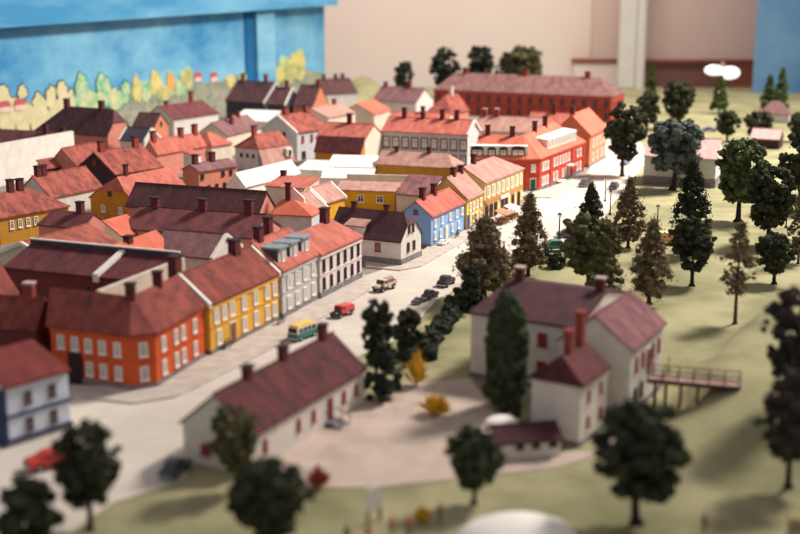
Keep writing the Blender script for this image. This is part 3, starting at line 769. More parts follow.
# --- back edge
t, w, r = house('town_house', 'large dark brown hipped roof with two chimneys in front of the painted trees', 'house', (-75.6, 286.06, 119.63, 23.5, 8.7, 5.66, 11.44, 6.88, 1.6), 'pink', 'brown', GB, e0='h', e1=.5, chims=[(-.202, 1.8), (.27, 1.8)], cw=1.2)
house('town_house', 'small slate grey roofed house in front of the large dark brown hipped roof', 'house', (-59.97, 275.81, 108.07, 6.59, 7.42, 5.19, 7.77, 0, 0), 'beige', 'slate', GB, barge=(-1, 1))
house('town_house', 'dark brown roofed house with a small orange gable at the back edge', 'house', (-61.89, 297.68, 109.77, 6.31, 7.43, 5.56, 8.82, 0, 0), 'salmonwall', 'brown', GB, wins=[('r', 6.2, (.5,), .8, 1.2, 'd')])
house('town_house', 'long brown roofed white house at the back edge left of the dark twin houses', 'house', (-58.9, 325.14, 29.83, 19, 10.58, 5.38, 8.66, 0, .8), 'white', 'maroon', GB, e1='h', chims=[(.209, 2.8), (-.332, 1.0)], cm=chim_o)
house('town_house', 'purple roofed house with a low chimney left of the cream blank roof', 'house', (-41.43, 292.6, 20.04, 18.66, 8.46, 5.0, 7.95, 0, 0), 'beige', 'purple', GB, chims=[(.232, 1.5), (-.1, 1.5, -1.5)], cm=chim_o)
house('yard_building', 'unpainted cream lean-to roof under the large dark house at the back', 'outbuilding', (-37.59, 313.0, 110.5, 10.84, 8.5, 5.58, 7.56, 0, 0), 'blank', 'white', GB, mono=True)
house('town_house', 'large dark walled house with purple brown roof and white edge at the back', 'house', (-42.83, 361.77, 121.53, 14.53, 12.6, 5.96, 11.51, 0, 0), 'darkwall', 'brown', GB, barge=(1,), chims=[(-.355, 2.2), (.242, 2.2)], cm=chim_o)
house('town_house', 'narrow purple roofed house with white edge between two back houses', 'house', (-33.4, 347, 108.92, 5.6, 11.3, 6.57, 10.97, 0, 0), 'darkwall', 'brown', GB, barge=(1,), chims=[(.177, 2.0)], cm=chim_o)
house('town_house', 'dark roofed house with bright orange gable at the back edge', 'house', (-25.7, 347.7, 109.87, 6.4, 11.78, 5.99, 11.61, 0, 0), 'salmonwall', 'brown', GB, chims=[(.38, 1.6)], cm=chim_o)
house('town_house', 'brown roofed white house with three chimneys before the green mound', 'house', (-22.0, 401, 62, 12, 12, 4.91, 9.33, 0, 0), 'white', 'brown', GB, chims=[(-.297, 1.5), (.061, 1.5), (.274, 1.6)])
house('town_house', 'bright orange roof with pale eave in the middle of the back blocks', 'house', (-9.65, 337.14, 19.21, 13.3, 10.58, 5.16, 7.91, 0, 0), 'beige', 'orange', GB)
house('town_house', 'salmon purple roof behind the tall white gabled house', 'house', (-20.04, 322.57, 28.2, 14.53, 10.86, 5.91, 8.16, 0, 0), 'beige', 'pale', GB, chims=[(.315, 1.4)], cm=chim_o)
house('town_house', 'white gabled house with purple roof below the small dark trees', 'house', (.96, 363.05, 122, 15.5, 10.74, 5.79, 9.63, 0, 0), 'blank', 'purple', GB, chims=[(-.40, 1.4), (.142, 2.0)], cm=chim_o)
house('town_house', 'rust red hipped roof with a white chimney beside the long barracks', 'house', (13.51, 341.0, 29.99, 11.72, 8.31, 4.74, 9.4, 4.75, 0), 'pink', 'rust', GB, e0='h', chims=[(.169, 2.2)], cw=1.2, cm=chim_w, cap=cap_l)
house('row_house', 'salmon roof behind the long building with framed windows', 'house', (5.65, 309.0, 110.43, 16.06, 9.33, 5.22, 7.77, 0, 0), 'beige', 'salmon', GB, chims=[(.016, 1.6)])
house('row_house', 'pale purple roof behind the bright red corner building', 'house', (26.74, 287.0, 110.26, 16.02, 9.17, 5.92, 9.09, 0, 0), 'beige', 'pale', GB, chims=[(-.42, 1.7), (-.234, 1.8)], cm=chim_o, cap=cap_l)
house('row_house', 'low salmon house wedged between the orange end house and the long barracks', 'house', (37.5, 300.5, 110, 10, 8, 5.5, 8.6, 0, 0), 'salmonwall', 'salmon', GB, chims=[(.1, 2.2)])
t, w, r = house('barracks', 'very long dark red brick barracks with hipped roof along the back of the town', 'barracks', (39.31, 372.44, 116.0, 57.57, 14.14, 7.68, 12.64, 4.6, 6.0), 'brick', 'barrack', None, e0='h', e1='h', chims=[(-.362, 1.6), (-.016, 2.0), (.33, 1.6)], cm=chim_o, cw=1.5,
      wins=[('f', 5.4, tuple((i + .5) / 17 for i in range(17)), 1.2, 2.0, 't'), ('f', 1.8, tuple((i + .5) / 17 for i in range(17)), 1.2, 2.0, 't'), ('r', 5.0, (.2, .5, .8), 1.2, 2.0, 't')])
MB().box(-28.4, 28.4, -6.95, -6.7, 3.4, 3.8).build('string_course', chim_o, w)

# --- the park side
t, w, r = house('cottage', 'long white cottage with three chimneys and red roof beside the street', 'house', (-11.04, 104.0, 26.33, 20.22, 7.5, 3.55, 6.73, 0, 0), 'white', 'wine', None, chims=[(-.249, 1.0), (.041, 1.2), (.395, 1.4)], cw=.85,
      wins=[('f', 1.9, (.11, .38, .51, .79, .91), .5, 1.15, 'rr'), ('l', 4.2, (.5,), .7, .7, 'd'), ('l', 1.5, (.35,), .9, 1.0, 'rr')])
door(w, 3.2, -3.42, .5, 0, .9, 2.2, doorr)
st = MB()
for i in range(3): st.box(2.3, 4.1, -4.3 - .35 * i, -3.4, 0, .55 - .18 * i)
st.build('stairs', stone, w)
rl = MB()
for x in (2.3, 4.1):
    rl.tube((x, -3.5, 1.5), (x, -5.1, .9), .05); rl.tube((x, -5.1, 0), (x, -5.1, .9), .05); rl.tube((x, -4.2, .3), (x, -4.2, 1.25), .05)
rl.build('handrail', frame_b, w)

root = thing('manor_house', 'big white manor house with three wings and dark red roofs', 'house', (16.25, 123.44, 0), head(119.2))
w, r = wing(root, (11.94, 16.31, 7.06, 8.97, 1.03, 0), 'white', 'plum', e0='h', chims=[(-.322, 1.5), (.44, 1.4)], cm=chim_m, cw=.9, plinth=.5, cap=cap_l,  # plum is darker because this slope's shade is put into the roof colour
    wins=[('f', 5.2, (.24, .68, .9), 1.0, 1.4, 'rr'), ('f', 2.2, (.24, .68, .9), 1.0, 1.4, 'rr')])
Mi = (Matrix.Translation((16.25, 123.44, 0)) @ Matrix.Rotation(head(119.2), 4, 'Z')).inverted()
def rel(x, y, th):
    q = Mi @ Vector((x, y, 0)); return (q.x, q.y, 0), head(th) - head(119.2)
l_, z_ = rel(20.9, 113.2, 28.45)
w, r = wing(root, (10.9, 7.7, 6.8, 9.74, 0, 0), 'white', 'mauve', loc=l_, rz=z_, plinth=.5, wins=[('f', 4.9, (.18, .36, .66, .84), .55, 1.4, 'rr'), ('f', 1.9, (.18, .36), .55, 1.3, 'd')])
door(w, .4, -3.52, 3.3, 0, 1.0, 2.1, doorr)
l_, z_ = rel(15.49, 103.84, 31.08)
w, r = wing(root, (6.7, 5.3, 5.78, 7.85, 1.2, 0), 'white', 'wine', e0='h', loc=l_, rz=z_, plinth=.4, chims=[(-.1, 2.0), (.29, 3.1)], cm=chim_o, cap=chim_o, cw=.8, wins=[('f', 4.2, (.3, .72), .4, 1.0, 'rr'), ('f', 1.8, (.3, .72), .4, 1.0, 'rr')])

t, w, r = house('shed', 'low white shed with maroon roof and three dark openings below the manor', 'shed', (10.81, 98.75, 78.5, 6.0, 3.91, 1.72, 2.64, 0, 0), 'white', 'plum', None, wins=[('f', 1.25, (.36, .6, .86), .65, .45, 'd')])
t, w, r = house('park_house', 'low grey house with pale pink roof and stone base among the park trees', 'house', (58.65, 246, 112, 14.6, 12.4, 5.9, 9.2, 0, 0), 'greywhite', 'pinkpale', None, plinth=1.8, chims=[(.179, 1.3)], wins=[('f', 4.0, (.5, .72), 1.1, 1.3, 'd'), ('f', 3.8, (.2,), 1.1, 1.3, 'd')])
t, w, r = house('open_hut', 'small dark timber hut with pale roof at the top right of the park', 'hut', (91.9, 299.8, 116, 7.2, 6.9, 2.51, 4.6, 0, 0), 'darkbrown', 'pinkpale', None)
hp = at(777, 124)
t, w, r = house('park_hut', 'purple grey pyramid roofed hut behind the dark timber hut', 'hut', (hp.x + 1, hp.y + 6, 112, 9, 8, 2.6, 6.2, 3.5, 3.5), 'greywhite', 'purple', None, e0='h', e1='h')
# ------------------------------------------------------------------ trees
FOL = {'dark': ((72, 74, 54), (40, 44, 36)), 'green': ((76, 84, 58), (46, 56, 42)), 'olive': ((110, 104, 72), (68, 68, 48)), 'brown': ((142, 124, 96), (84, 74, 60)),
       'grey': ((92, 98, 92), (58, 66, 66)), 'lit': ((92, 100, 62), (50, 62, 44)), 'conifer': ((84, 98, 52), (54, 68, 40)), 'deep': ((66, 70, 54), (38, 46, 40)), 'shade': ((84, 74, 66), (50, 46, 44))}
def folm(k):
    return mat('foliage_' + k, FOL[k][0], FOL[k][1], scale=1.4, rough=.95, bump=.8, fine=6, spec=.1)
barkm = mat('bark', (92, 70, 58), (64, 50, 44), scale=2, rough=.95, bump=.4)
barkd = mat('bark_dark', (52, 42, 42), (38, 32, 34), scale=2, rough=.95, bump=.4)

def leaf(m, p, r, rr):
    a = Vector((rr.uniform(-1, 1), rr.uniform(-1, 1), rr.uniform(-.6, 1))).normalized()
    b = a.orthogonal().normalized() * r
    c = a.cross(b)
    m.poly([tuple(p + a * r), tuple(p + b * .6), tuple(p - a * r), tuple(p - b * .6)])
    m.poly([tuple(p + c), tuple(p + a * r * .6), tuple(p - c), tuple(p - a * r * .6)])

def crown(kind, H, w, rr):
    m = MB(); R_ = w / 2
    if kind == 'round':
        z0, z1 = H * .2, H
        zc, hh = (z0 + z1) / 2, (z1 - z0) / 2
        for i in range(6):
            m.blob((rr.uniform(-.3, .3) * R_, rr.uniform(-.3, .3) * R_, zc + rr.uniform(-.5, .45) * hh), R_ * rr.uniform(.26, .4), rr, (1, 1, .9), .3, hi=True)
        off = [(rr.uniform(-.25, .25), rr.uniform(-.25, .25)) for _ in range(3)]
        for i in range(120):
            u, a = rr.uniform(-1, 1), rr.uniform(0, 6.283)
            k = rr.uniform(.5, .95) * math.sqrt(max(.08, 1 - u * u * .85)) * (1 if u > -.3 else .85)
            o_ = off[i % 3]
            c = Vector((math.cos(a) * k * R_ + o_[0] * R_ * .5, math.sin(a) * k * R_ + o_[1] * R_ * .5, zc + u * hh * .85))
            r = R_ * rr.uniform(.1, .21)
            m.blob(c, r, rr, (1, 1, rr.uniform(.7, 1.)), .38)
            for _ in range(9):
                d = Vector((rr.gauss(0, 1), rr.gauss(0, 1), rr.gauss(0, 1))).normalized()
                leaf(m, c + d * r * rr.uniform(.9, 1.25), R_ * .055, rr)
    elif kind == 'cone':
        for i in range(70):
            q = rr.random() ** .8
            z = H * (.10 + .86 * q); k = R_ * (1 - q) ** .8 * rr.uniform(.55, 1) + R_ * .05
            a = rr.uniform(0, 6.283)
            c = Vector((math.cos(a) * k * .8, math.sin(a) * k * .8, z)); r = R_ * (.13 + .2 * (1 - q)) * rr.uniform(.8, 1.2)
            m.blob(c, r, rr, (1, 1, .8), .3)
            for _ in range(6):
                d = Vector((rr.gauss(0, 1), rr.gauss(0, 1), rr.gauss(0, 1))).normalized()
                leaf(m, c + d * r * rr.uniform(.9, 1.3), R_ * .08, rr)
    elif kind == 'column':
        for i in range(150):
            q = rr.random(); z = H * (.05 + .9 * q)
            k = R_ * .78 * (1 - max(0, (q - .6) / .4) ** 2.2 * .8) * (1 if q > .12 else .7 + 2.5 * q)
            a = rr.uniform(0, 6.283); c = Vector((math.cos(a) * k, math.sin(a) * k, z))
            m.blob(c, R_ * rr.uniform(.16, .3), rr, (1, 1, 1.3), .3)
        m.lathe([(R_ * .6, H * .04), (R_ * .75, H * .5), (R_ * .6, H * .8), (R_ * .2, H * .95)], n=12)
    elif kind in ('loose', 'birch'):
        n = 260 if kind == 'loose' else 150
        for i in range(n):
            q = rr.random(); z = H * ((.12 if kind == 'loose' else .3) + .86 * q * (1 if kind == 'loose' else .8))
            pr = math.sin(math.pi * min(1, .18 + .82 * q) ** .75) if kind == 'loose' else math.sin(math.pi * (.15 + .8 * q))
            k = R_ * pr * rr.uniform(.15, 1)
            a = rr.uniform(0, 6.283)
            c = Vector((math.cos(a) * k, math.sin(a) * k, z)); r = R_ * rr.uniform(.08, .18 if kind == 'loose' else .12)
            m.blob(c, r, rr, (1, 1, rr.uniform(.6, 1)), .4)
            for _ in range(12):
                d = Vector((rr.gauss(0, 1), rr.gauss(0, 1), rr.gauss(0, 1)))
                leaf(m, c + d * r * .9, R_ * .06, rr)
    elif kind == 'bush':
        for i in range(60):
            u, a = rr.uniform(0, 1), rr.uniform(0, 6.283)
            k = rr.uniform(.2, .85) * math.sqrt(1 - u * u * .8)
            c = Vector((math.cos(a) * k * R_, math.sin(a) * k * R_, u * H * .82 + H * .06))
            r = R_ * rr.uniform(.13, .26)
            m.blob(c, r, rr, (1, 1, .9), .35)
            for _ in range(8):
                d = Vector((rr.gauss(0, 1), rr.gauss(0, 1), rr.gauss(0, 1))).normalized()
                leaf(m, c + d * r * rr.uniform(.9, 1.3), R_ * .06, rr)
    return m

def tree(kind, base, ytop, wpx, col, label, name='tree', bark=None, seed=0, lean=0., trunk=True, z0=None):
    p = gp(*base)
    H = top_at(p, ytop) - p.z
    w = wpx / ppm(p)
    rr = random.Random(seed * 31 + 5)
    root = thing(name, label, 'bush' if kind == 'bush' else 'tree', (p.x, p.y, p.z), rr.uniform(0, 6.28), 'bushes of the park side' if kind == 'bush' else 'model trees of the park and town')
    f = crown(kind, H, w, rr).build('foliage', folm(col), root)
    if lean: f.rotation_euler = (0, lean, 0)
    if trunk:
        tr = MB(); r0 = max(.12, w * .045)
        hh = H * (.82 if kind != 'round' else .62)
        mid = Vector((rr.uniform(-.03, .03) * w, rr.uniform(-.03, .03) * w, hh * .45))
        tr.tube((0, 0, -.3), mid, r0 * 1.25, r0 * .8, 9); tr.tube(mid, (0, 0, hh), r0 * .8, r0 * .25, 8)
        for i in range(6):
            a = rr.uniform(0, 6.28); q = rr.uniform(.3, .8); s_ = Vector((0, 0, hh * q)).lerp(mid, .3)
            e = s_ + Vector((math.cos(a), math.sin(a), .9)) * w * rr.uniform(.14, .26)
            tr.tube(s_, e, r0 * .4, r0 * .12, 6)
        for i in range(4):
            a = i * 1.6 + rr.uniform(0, .8)
            tr.tube((math.cos(a) * r0 * 2.0, math.sin(a) * r0 * 2.0, -.1), (0, 0, r0 * 2.2), r0 * .5, r0 * .5, 6)
        tr.build('trunk', bark or barkd, root)
    return root

T = [
 ('round', (403, 101), 61, 22, 'deep', 'small dark round tree leftmost of the row on the skyline'),
 ('round', (444, 104), 45, 30, 'deep', 'tall dark tree second from the left on the skyline'),
 ('round', (479, 103), 44, 30, 'deep', 'dark tree behind the barracks, between the tall dark tree and the olive spreading tree'),
 ('birch', (505, 106), 52, 24, 'dark', 'thin open dark tree behind the barracks'),
 ('round', (524, 98), 45, 44, 'olive', 'spreading olive tree rightmost of the row behind the barracks'),
 ('cone', (651, 98), 60, 15, 'conifer', 'slim pointed conifer just right of the white post'),
 ('round', (676, 130), 79, 34, 'dark', 'dark full tree on the lawn right of the slim conifer'),
 ('round', (646, 136), 91, 26, 'dark', 'smaller dark tree between the leaning street tree and the slim conifer'),
 ('round', (622, 177), 102, 40, 'dark', 'dark tree on a bare trunk at the far end of the street'),
 ('cone', (719, 114), 74, 21, 'conifer', 'short green conifer in front of the white lamp'),
 ('cone', (768, 110), 74, 20, 'conifer', 'shorter of the two conifers before the blue panel'),
 ('cone', (780, 113), 66, 19, 'conifer', 'taller of the two conifers before the blue panel'),
 ('round', (727, 142), 110, 25, 'dark', 'small dark tree left of the dark timber hut'),
 ('round', (757, 143), 111, 28, 'dark', 'small dark tree in front of the dark timber hut'),
 ('round', (797, 142), 112, 22, 'dark', 'small dark tree at the right edge above the hut'),
 ('round', (673, 190), 118, 56, 'grey', 'frosted grey tree standing before the low grey park house'),
 ('round', (738, 222), 136, 54, 'lit', 'large sunlit bushy tree in the middle of the park'),
 ('round', (768, 246), 164, 52, 'dark', 'large dark tree right of the sunlit bushy tree'),
 ('round', (798, 212), 128, 46, 'dark', 'tall dark tree cut by the right edge of the park'),
 ('loose', (798, 264), 176, 24, 'brown', 'brown dry tree at the right edge behind the dark trees'),
 ('round', (774, 284), 232, 40, 'dark', 'dark tree with a visible trunk below the large dark tree'),
 ('loose', (590, 234), 184, 26, 'dark', 'dark pointed tree beside the street lamps at the plaza'),
 ('loose', (628, 248), 178, 32, 'brown', 'brown pointed tree right of the dark pointed tree'),
 ('loose', (688, 256), 160, 40, 'deep', 'tall brown green pointed tree beside a lamp post'),
 ('round', (692, 286), 216, 42, 'dark', 'dark dense tree with a short trunk in the middle of the lawn'),
 ('birch', (735, 324), 222, 38, 'brown', 'thin brown tree with a long pale trunk on the lawn'),
 ('loose', (649, 304), 220, 42, 'brown', 'brown bushy tree right behind the manor'),
 ('round', (588, 292), 212, 58, 'olive', 'olive spreading tree behind the manor roof'),
 ('loose', (603, 311), 236, 38, 'olive', 'brown olive tree against the spreading tree behind the manor'),
 ('loose', (528, 276), 194, 36, 'brown', 'dark pointed tree beside the teal car'),
 ('loose', (484, 300), 218, 60, 'brown', 'brown leafy tree standing in the hedge along the street'),
 ('round', (376, 386), 296, 40, 'dark', 'dark tree at the far corner of the long white cottage'),
 ('bush', (384, 399), 338, 44, 'deep', 'dark bush against the end of the long white cottage'),
 ('bush', (408, 356), 305, 42, 'dark', 'dark bush beside the lower end of the hedge'),
 ('column', (505, 408), 291, 42, 'green', 'tall dark columnar tree standing close before the manor'),
 ('cone', (516, 422), 388, 16, 'dark', 'little dark conifer at the foot of the columnar tree'),
 ('round', (90, 530), 420, 66, 'dark', 'dark tree on a thick trunk in the bottom left corner'),
 ('bush', (34, 545), 474, 76, 'dark', 'dark blurred bush cut by the bottom left edge'),
 ('round', (237, 491), 404, 50, 'olive', 'olive green tree against the gable of the long white cottage'),
 ('round', (272, 556), 458, 78, 'dark', 'large dark tree in front of the long white cottage'),
 ('round', (474, 504), 425, 54, 'green', 'small green tree in front of the white shed'),
 ('round', (636, 524), 400, 94, 'dark', 'large dark tree in front of the manor at the bottom'),
 ('round', (785, 404), 284, 54, 'shade', 'tall dark reddish tree at the right edge'),
 ('round', (788, 488), 366, 66, 'shade', 'dark tree on a thick trunk in the lower right'),
]
for i, a in enumerate(T):
    kind, base, yt, w, col, lab = a
    nm = {'cone': 'conifer', 'column': 'columnar_tree', 'bush': 'bush', 'birch': 'young_tree'}.get(kind, 'leafy_tree')
    tree(kind, base, yt, w, col, lab, nm, barkm if col in ('brown', 'olive') else barkd, i)

# hedge along the bank of the street
hp_ = [gp(*q) for q in ((552, 262), (525, 264), (500, 272), (478, 288), (462, 304), (447, 324), (434, 342), (424, 358), (406, 366))]
hg = MB(); rr = random.Random(3)
for p, q in zip(hp_, hp_[1:]):
    n = max(6, int((q - p).length * 4.2))
    for k in range(n):
        c = p.lerp(q, k / n) + Vector((rr.uniform(-.9, .9), rr.uniform(-.9, .9), rr.uniform(.2, 1.7)))
        r = rr.uniform(.35, .7)
        hg.blob(c, r, rr, (1, 1, .9), .35)
        for _ in range(6):
            d = Vector((rr.gauss(0, 1), rr.gauss(0, 1), rr.gauss(0, 1))).normalized()
            leaf(hg, c + d * r * rr.uniform(.9, 1.3), .14, rr)
tag(hg.build('hedge', folm('deep')), 'long dark hedge on the grass bank between the street and the manor', 'hedge')
for i, (bx, by, yt, w) in enumerate(((556, 268, 253, 24), (470, 312, 262, 34))):
    tree('bush', (bx, by), yt, w, 'deep', ('low dark bush in front of the teal car', 'high dark bush in the middle of the hedge')[i], 'bush', barkd, 80 + i)

# yellow spiky shrubs and a small red one
yel = mat('yellow_leaves', (244, 208, 80), (222, 178, 56), scale=2, rough=.8)
redl = mat('red_leaves', (196, 104, 78), (170, 84, 66), scale=2, rough=.8)
def spiky(base, ytop, wpx, label, m, seed):
    p = gp(*base); H = top_at(p, ytop) - p.z; w = wpx / ppm(p); rr = random.Random(seed)
    root = thing('spiky_shrub', label, 'shrub', tuple(p), 0, 'shrubs of the courtyard')
    lf = MB()
    for i in range(110):
        a = rr.uniform(0, 6.28); t = rr.uniform(.1, 1)
        e = Vector((math.cos(a) * w / 2 * t, math.sin(a) * w / 2 * t, H * rr.uniform(.45, 1.) * (1.1 - .55 * t)))
        s_ = e * rr.uniform(.1, .35)
        d = Vector((-math.sin(a), math.cos(a), 0)) * .2
        mdl = s_.lerp(e, .5) + Vector((0, 0, .08))
        lf.poly([tuple(s_), tuple(mdl - d), tuple(e), tuple(mdl + d)])
        d2 = Vector((0, 0, .18)); lf.poly([tuple(s_), tuple(mdl - d2), tuple(e), tuple(mdl + d2)])
    lf.build('foliage', m, root)
    MB().tube((0, 0, -.1), (0, 0, H * .4), .14, .06).build('stem', barkm, root)
spiky((416, 386), 345, 30, 'taller yellow spiky shrub beside the dark bush', yel, 1)
spiky((436, 415), 389, 38, 'lower yellow spiky shrub in the courtyard', yel, 2)
spiky((318, 487), 463, 30, 'reddish shrub in front of the long white cottage', redl, 3)
spiky((422, 522), 505, 22, 'yellow brown shrub among the people at the bottom', yel, 4)

# ------------------------------------------------------------------ vehicles
def paint(n, c): return mat('paint_' + n, c, tuple(v * .95 for v in c), scale=.5, rough=.35, spec=.5)
tyre = mat('tyre', (38, 34, 38), (30, 28, 32), scale=2, rough=.9)
chrome = mat('chrome', (190, 188, 188), (170, 168, 170), scale=2, rough=.3)
def wheels(root, xs, wy, r, wd=.22):
    for x in xs:
        for sy in (-1, 1):
            o = MB().tube((0, -wd / 2, 0), (0, wd / 2, 0), r, n=14).build('wheel', tyre, root, (x, sy * wy, r))
            MB().tube((0, -wd / 2 - .03, 0), (0, wd / 2 + .03, 0), r * .5, n=10).build('hubcap', chrome, o)
def car(name, label, cat, px, py, hd, c, kind='sedan', sc=1., c2=None, group='vehicles on the street'):
    p = gp(px, py)
    root = thing(name, label, cat, (p.x, p.y, p.z + .12), head(hd), group)
    pc = paint(name + '_%d_%d_%d' % c, c)
    if kind == 'bus':
        cc = paint('cream', (240, 232, 214)); rf = paint('bus_roof', (240, 196, 92))
        MB().side([(-2.5, .4), (2.5, .4), (2.62, .9), (2.5, 1.25), (-2.5, 1.25), (-2.6, .9)], -1, 1).build('body', pc, root, bevel=.12)
        u = MB().side([(-2.5, 1.22), (2.5, 1.22), (2.2, 2.2), (-2.35, 2.2)], -.95, .95).build('upper_body', cc, root, bevel=.15)
        MB().side([(-2.4, 2.15), (2.25, 2.15), (1.9, 2.5), (-2.1, 2.5)], -.9, .9).build('roof', rf, root, bevel=.15)
        w_ = MB()
        for sy in (-1, 1):
            for k in range(4):
                w_.box(-2.0 + k * 1.0, -1.2 + k * 1.0, sy * .93, sy * .985, 1.4, 2.05)
        w_.side([(2.42, 1.4), (2.47, 1.4), (2.26, 2.1), (2.21, 2.1)], -.8, .8); w_.side([(-2.52, 1.4), (-2.44, 1.4), (-2.36, 2.1), (-2.42, 2.1)], -.8, .8)
        w_.build('windows', glass_d, u)
        MB().box(-2.75, -2.55, -1, 1, .4, .6).build('bumper', chrome, root); MB().box(2.55, 2.75, -1, 1, .4, .6).build('bumper', chrome, root)
        wheels(root, (-1.6, 1.6), .9, .42)
    elif kind in ('truck', 'pickup', 'dray'):
        MB().box(-2.6, 2.3, -.45, .45, .5, .75).build('chassis', paint('black', (40, 36, 40)), root)
        c_ = MB().side([(.1, .75), (1.2, .75), (1.2, 1.35), (1.0, 2.05), (.15, 2.1), (.1, 1.9)], -.85, .85).build('cab', pc, root, bevel=.12)
        MB().side([(1.2, .7), (2.25, .7), (2.25, 1.2), (1.2, 1.38)], -.5, .5).build('bonnet', paint('trim', c2) if c2 else pc, root, bevel=.1)
        w_ = MB().side([(1.17, 1.4), (1.24, 1.4), (1.06, 1.95), (1.0, 1.95)], -.7, .7)
        w_.box(.3, .95, -.88, .88, 1.4, 1.9); w_.build('windows', glass_d, c_)
        b = MB()
        if kind == 'pickup':
            b.side([(-2.5, .75), (.1, .75), (.1, 1.95), (-2.1, 1.9), (-2.5, 1.5)], -.9, .9)
        else:
            b.box(-2.6, .05, -.95, .95, .78, .95); b.box(-2.6, -2.5, -.95, .95, .95, 1.5); b.box(-2.6, .05, -.95, -.87, .95, 1.4); b.box(-2.6, .05, .87, .95, .95, 1.4)
        b.build('truck_bed', pc if kind == 'pickup' else paint('bed', (214, 200, 184)), root)
        if kind == 'dray':
            MB().tube((-2.3, 0, 1.5), (-.2, 0, 1.5), .62, n=14).build('cargo', paint('cargo', (150, 112, 86)), root)
        f = MB()
        for x in (-1.6, 1.6):
            for sy in (-1, 1): f.side([(x - .6, .6), (x + .6, .6), (x + .4, .98), (x - .4, .98)], sy * .85 - .18, sy * .85 + .18)
        f.build('mudguard', paint('black', (40, 36, 40)), root)
        MB().lathe([(.14, 0), (.14, .14)], (2.2, -.55, .95), 10).lathe([(.14, 0), (.14, .14)], (2.2, .55, .95), 10).build('headlamp', chrome, root)
        wheels(root, (-1.6, 1.6), .85, .42)
    else:
        if kind == 'oldcar':
            pts = [(-2.1, .4), (2.05, .4), (2.1, .75), (1.9, 1.05), (.8, 1.12), (-.9, 1.15), (-1.9, 1.0), (-2.15, .7)]
            cab = [(.85, 1.08), (.45, 1.6), (-.1, 1.75), (-.8, 1.65), (-1.6, 1.1)]
        elif kind == 'sports':
            pts = [(-2.1, .32), (2.1, .32), (2.15, .6), (1.9, .85), (.6, .95), (-1.3, .98), (-2.05, .9), (-2.15, .6)]
            cab = [(.7, .92), (.15, 1.35), (-.6, 1.38), (-1.5, .95)]
        else:
            pts = [(-2.2, .35), (2.2, .35), (2.25, .7), (2.05, .95), (.9, 1.02), (-1.3, 1.02), (-2.15, .98), (-2.25, .65)]
            cab = [(.95, 1.0), (.45, 1.5), (-.9, 1.5), (-1.55, 1.0)]
        b_ = MB().side(pts, -.85, .85).build('body', pc, root, bevel=.14)
        c_ = MB().side(cab, -.7, .7).build('cabin', paint('top', c2) if c2 else pc, root, bevel=.12)
        x0, x1 = cab[-1][0], cab[0][0]; zt = max(z for x, z in cab)
        w_ = MB(); zb = cab[0][1] + .06
        for sy in (-1, 1):
            w_.side([(x1 - .28, zb), (x1 - .6, zt - .12), (-.22, zt - .1), (-.22, zb)], sy * .71 - .02, sy * .71 + .02)
            w_.side([(-.32, zb), (-.32, zt - .1), (x0 + .75, zt - .14), (x0 + .4, zb)], sy * .71 - .02, sy * .71 + .02)
        fx = cab[0][0] - .02, cab[1][0] - .02
        w_.side([(fx[0] - .02, zb - .02), (fx[0] + .06, zb - .02), (fx[1] + .06, cab[1][1] - .05), (fx[1] - .02, cab[1][1] - .05)], -.6, .6)
        w_.build('windows', glass_d, c_)
        MB().box(-2.3, -2.16, -.8, .8, .42, .56).build('bumper', chrome, b_); MB().box(2.14, 2.3, -.8, .8, .42, .56).build('bumper', chrome, b_)
        hl = MB()
        for sy in (-1, 1): hl.tube((2.0, sy * .55, .75), (2.2, sy * .55, .75), .13, n=10)
        hl.build('headlamp', chrome, b_)
        wheels(root, (-1.35, 1.35), .78, .33)
    if sc != 1: root.scale = (sc, sc, sc)
    return root
car('bus', 'teal and cream minibus with a yellow roof parked in front of the yellow house', 'bus', 303, 339, 34, (36, 120, 112), 'bus', .76)
car('truck', 'bright red pickup truck with black mudguards behind the minibus', 'truck', 342, 317, 214, (226, 70, 66), 'pickup', .72, (40, 38, 40))
car('truck', 'cream truck loaded with a brown barrel at the side street corner', 'truck', 384, 291, 214, (226, 206, 186), 'dray', .78)
car('car', 'black old car driving on the sandy street', 'car', 446, 286, 24, (52, 44, 46), 'oldcar', .85)
car('car', 'small dark car behind the black old car', 'car', 430, 299, 30, (44, 40, 46), 'oldcar', .7)
car('car', 'dark grey low car at the lower end of the grass bank', 'car', 419, 304, 30, (80, 76, 78), 'sports', .6)
car('car', 'teal car parked at the plaza beside the pointed tree', 'car', 557, 251, 80, (34, 118, 108), 'sedan', 1.1)
car('car', 'dark blue car behind the teal car at the plaza', 'car', 569, 238, 90, (70, 76, 90), 'sedan', .9)
car('car', 'dark grey car in front of the bright red corner building', 'car', 586, 187, 35, (92, 88, 90), 'oldcar', .95)
car('car', 'dark car parked by the two street lamps', 'car', 614, 189, 20, (70, 70, 84), 'sedan', .9)
car('car', 'blue grey car at the far end of the street', 'car', 625, 165, 25, (120, 140, 160), 'sedan', .9)
car('car', 'white small car in front of the light blue house', 'car', 443, 246, 24, (236, 230, 220), 'sedan', .62)
car('car', 'red sports car in front of the white timbered house', 'car', 54, 467, 55, (206, 58, 48), 'sports', 1.08)
car('car', 'dark grey car at the gable of the long white cottage', 'car', 176, 475, 20, (66, 72, 84), 'oldcar', .82)
car('car', 'orange car among the trees at the plaza', 'car', 629, 240, 80, (220, 140, 70), 'sedan', .8)
car('car', 'blue car parked near the small park hut', 'car', 709, 132, 90, (70, 96, 150), 'sedan', .85)
car('car', 'red car parked near the small park hut', 'car', 722, 131, 90, (190, 90, 80), 'sedan', .85)

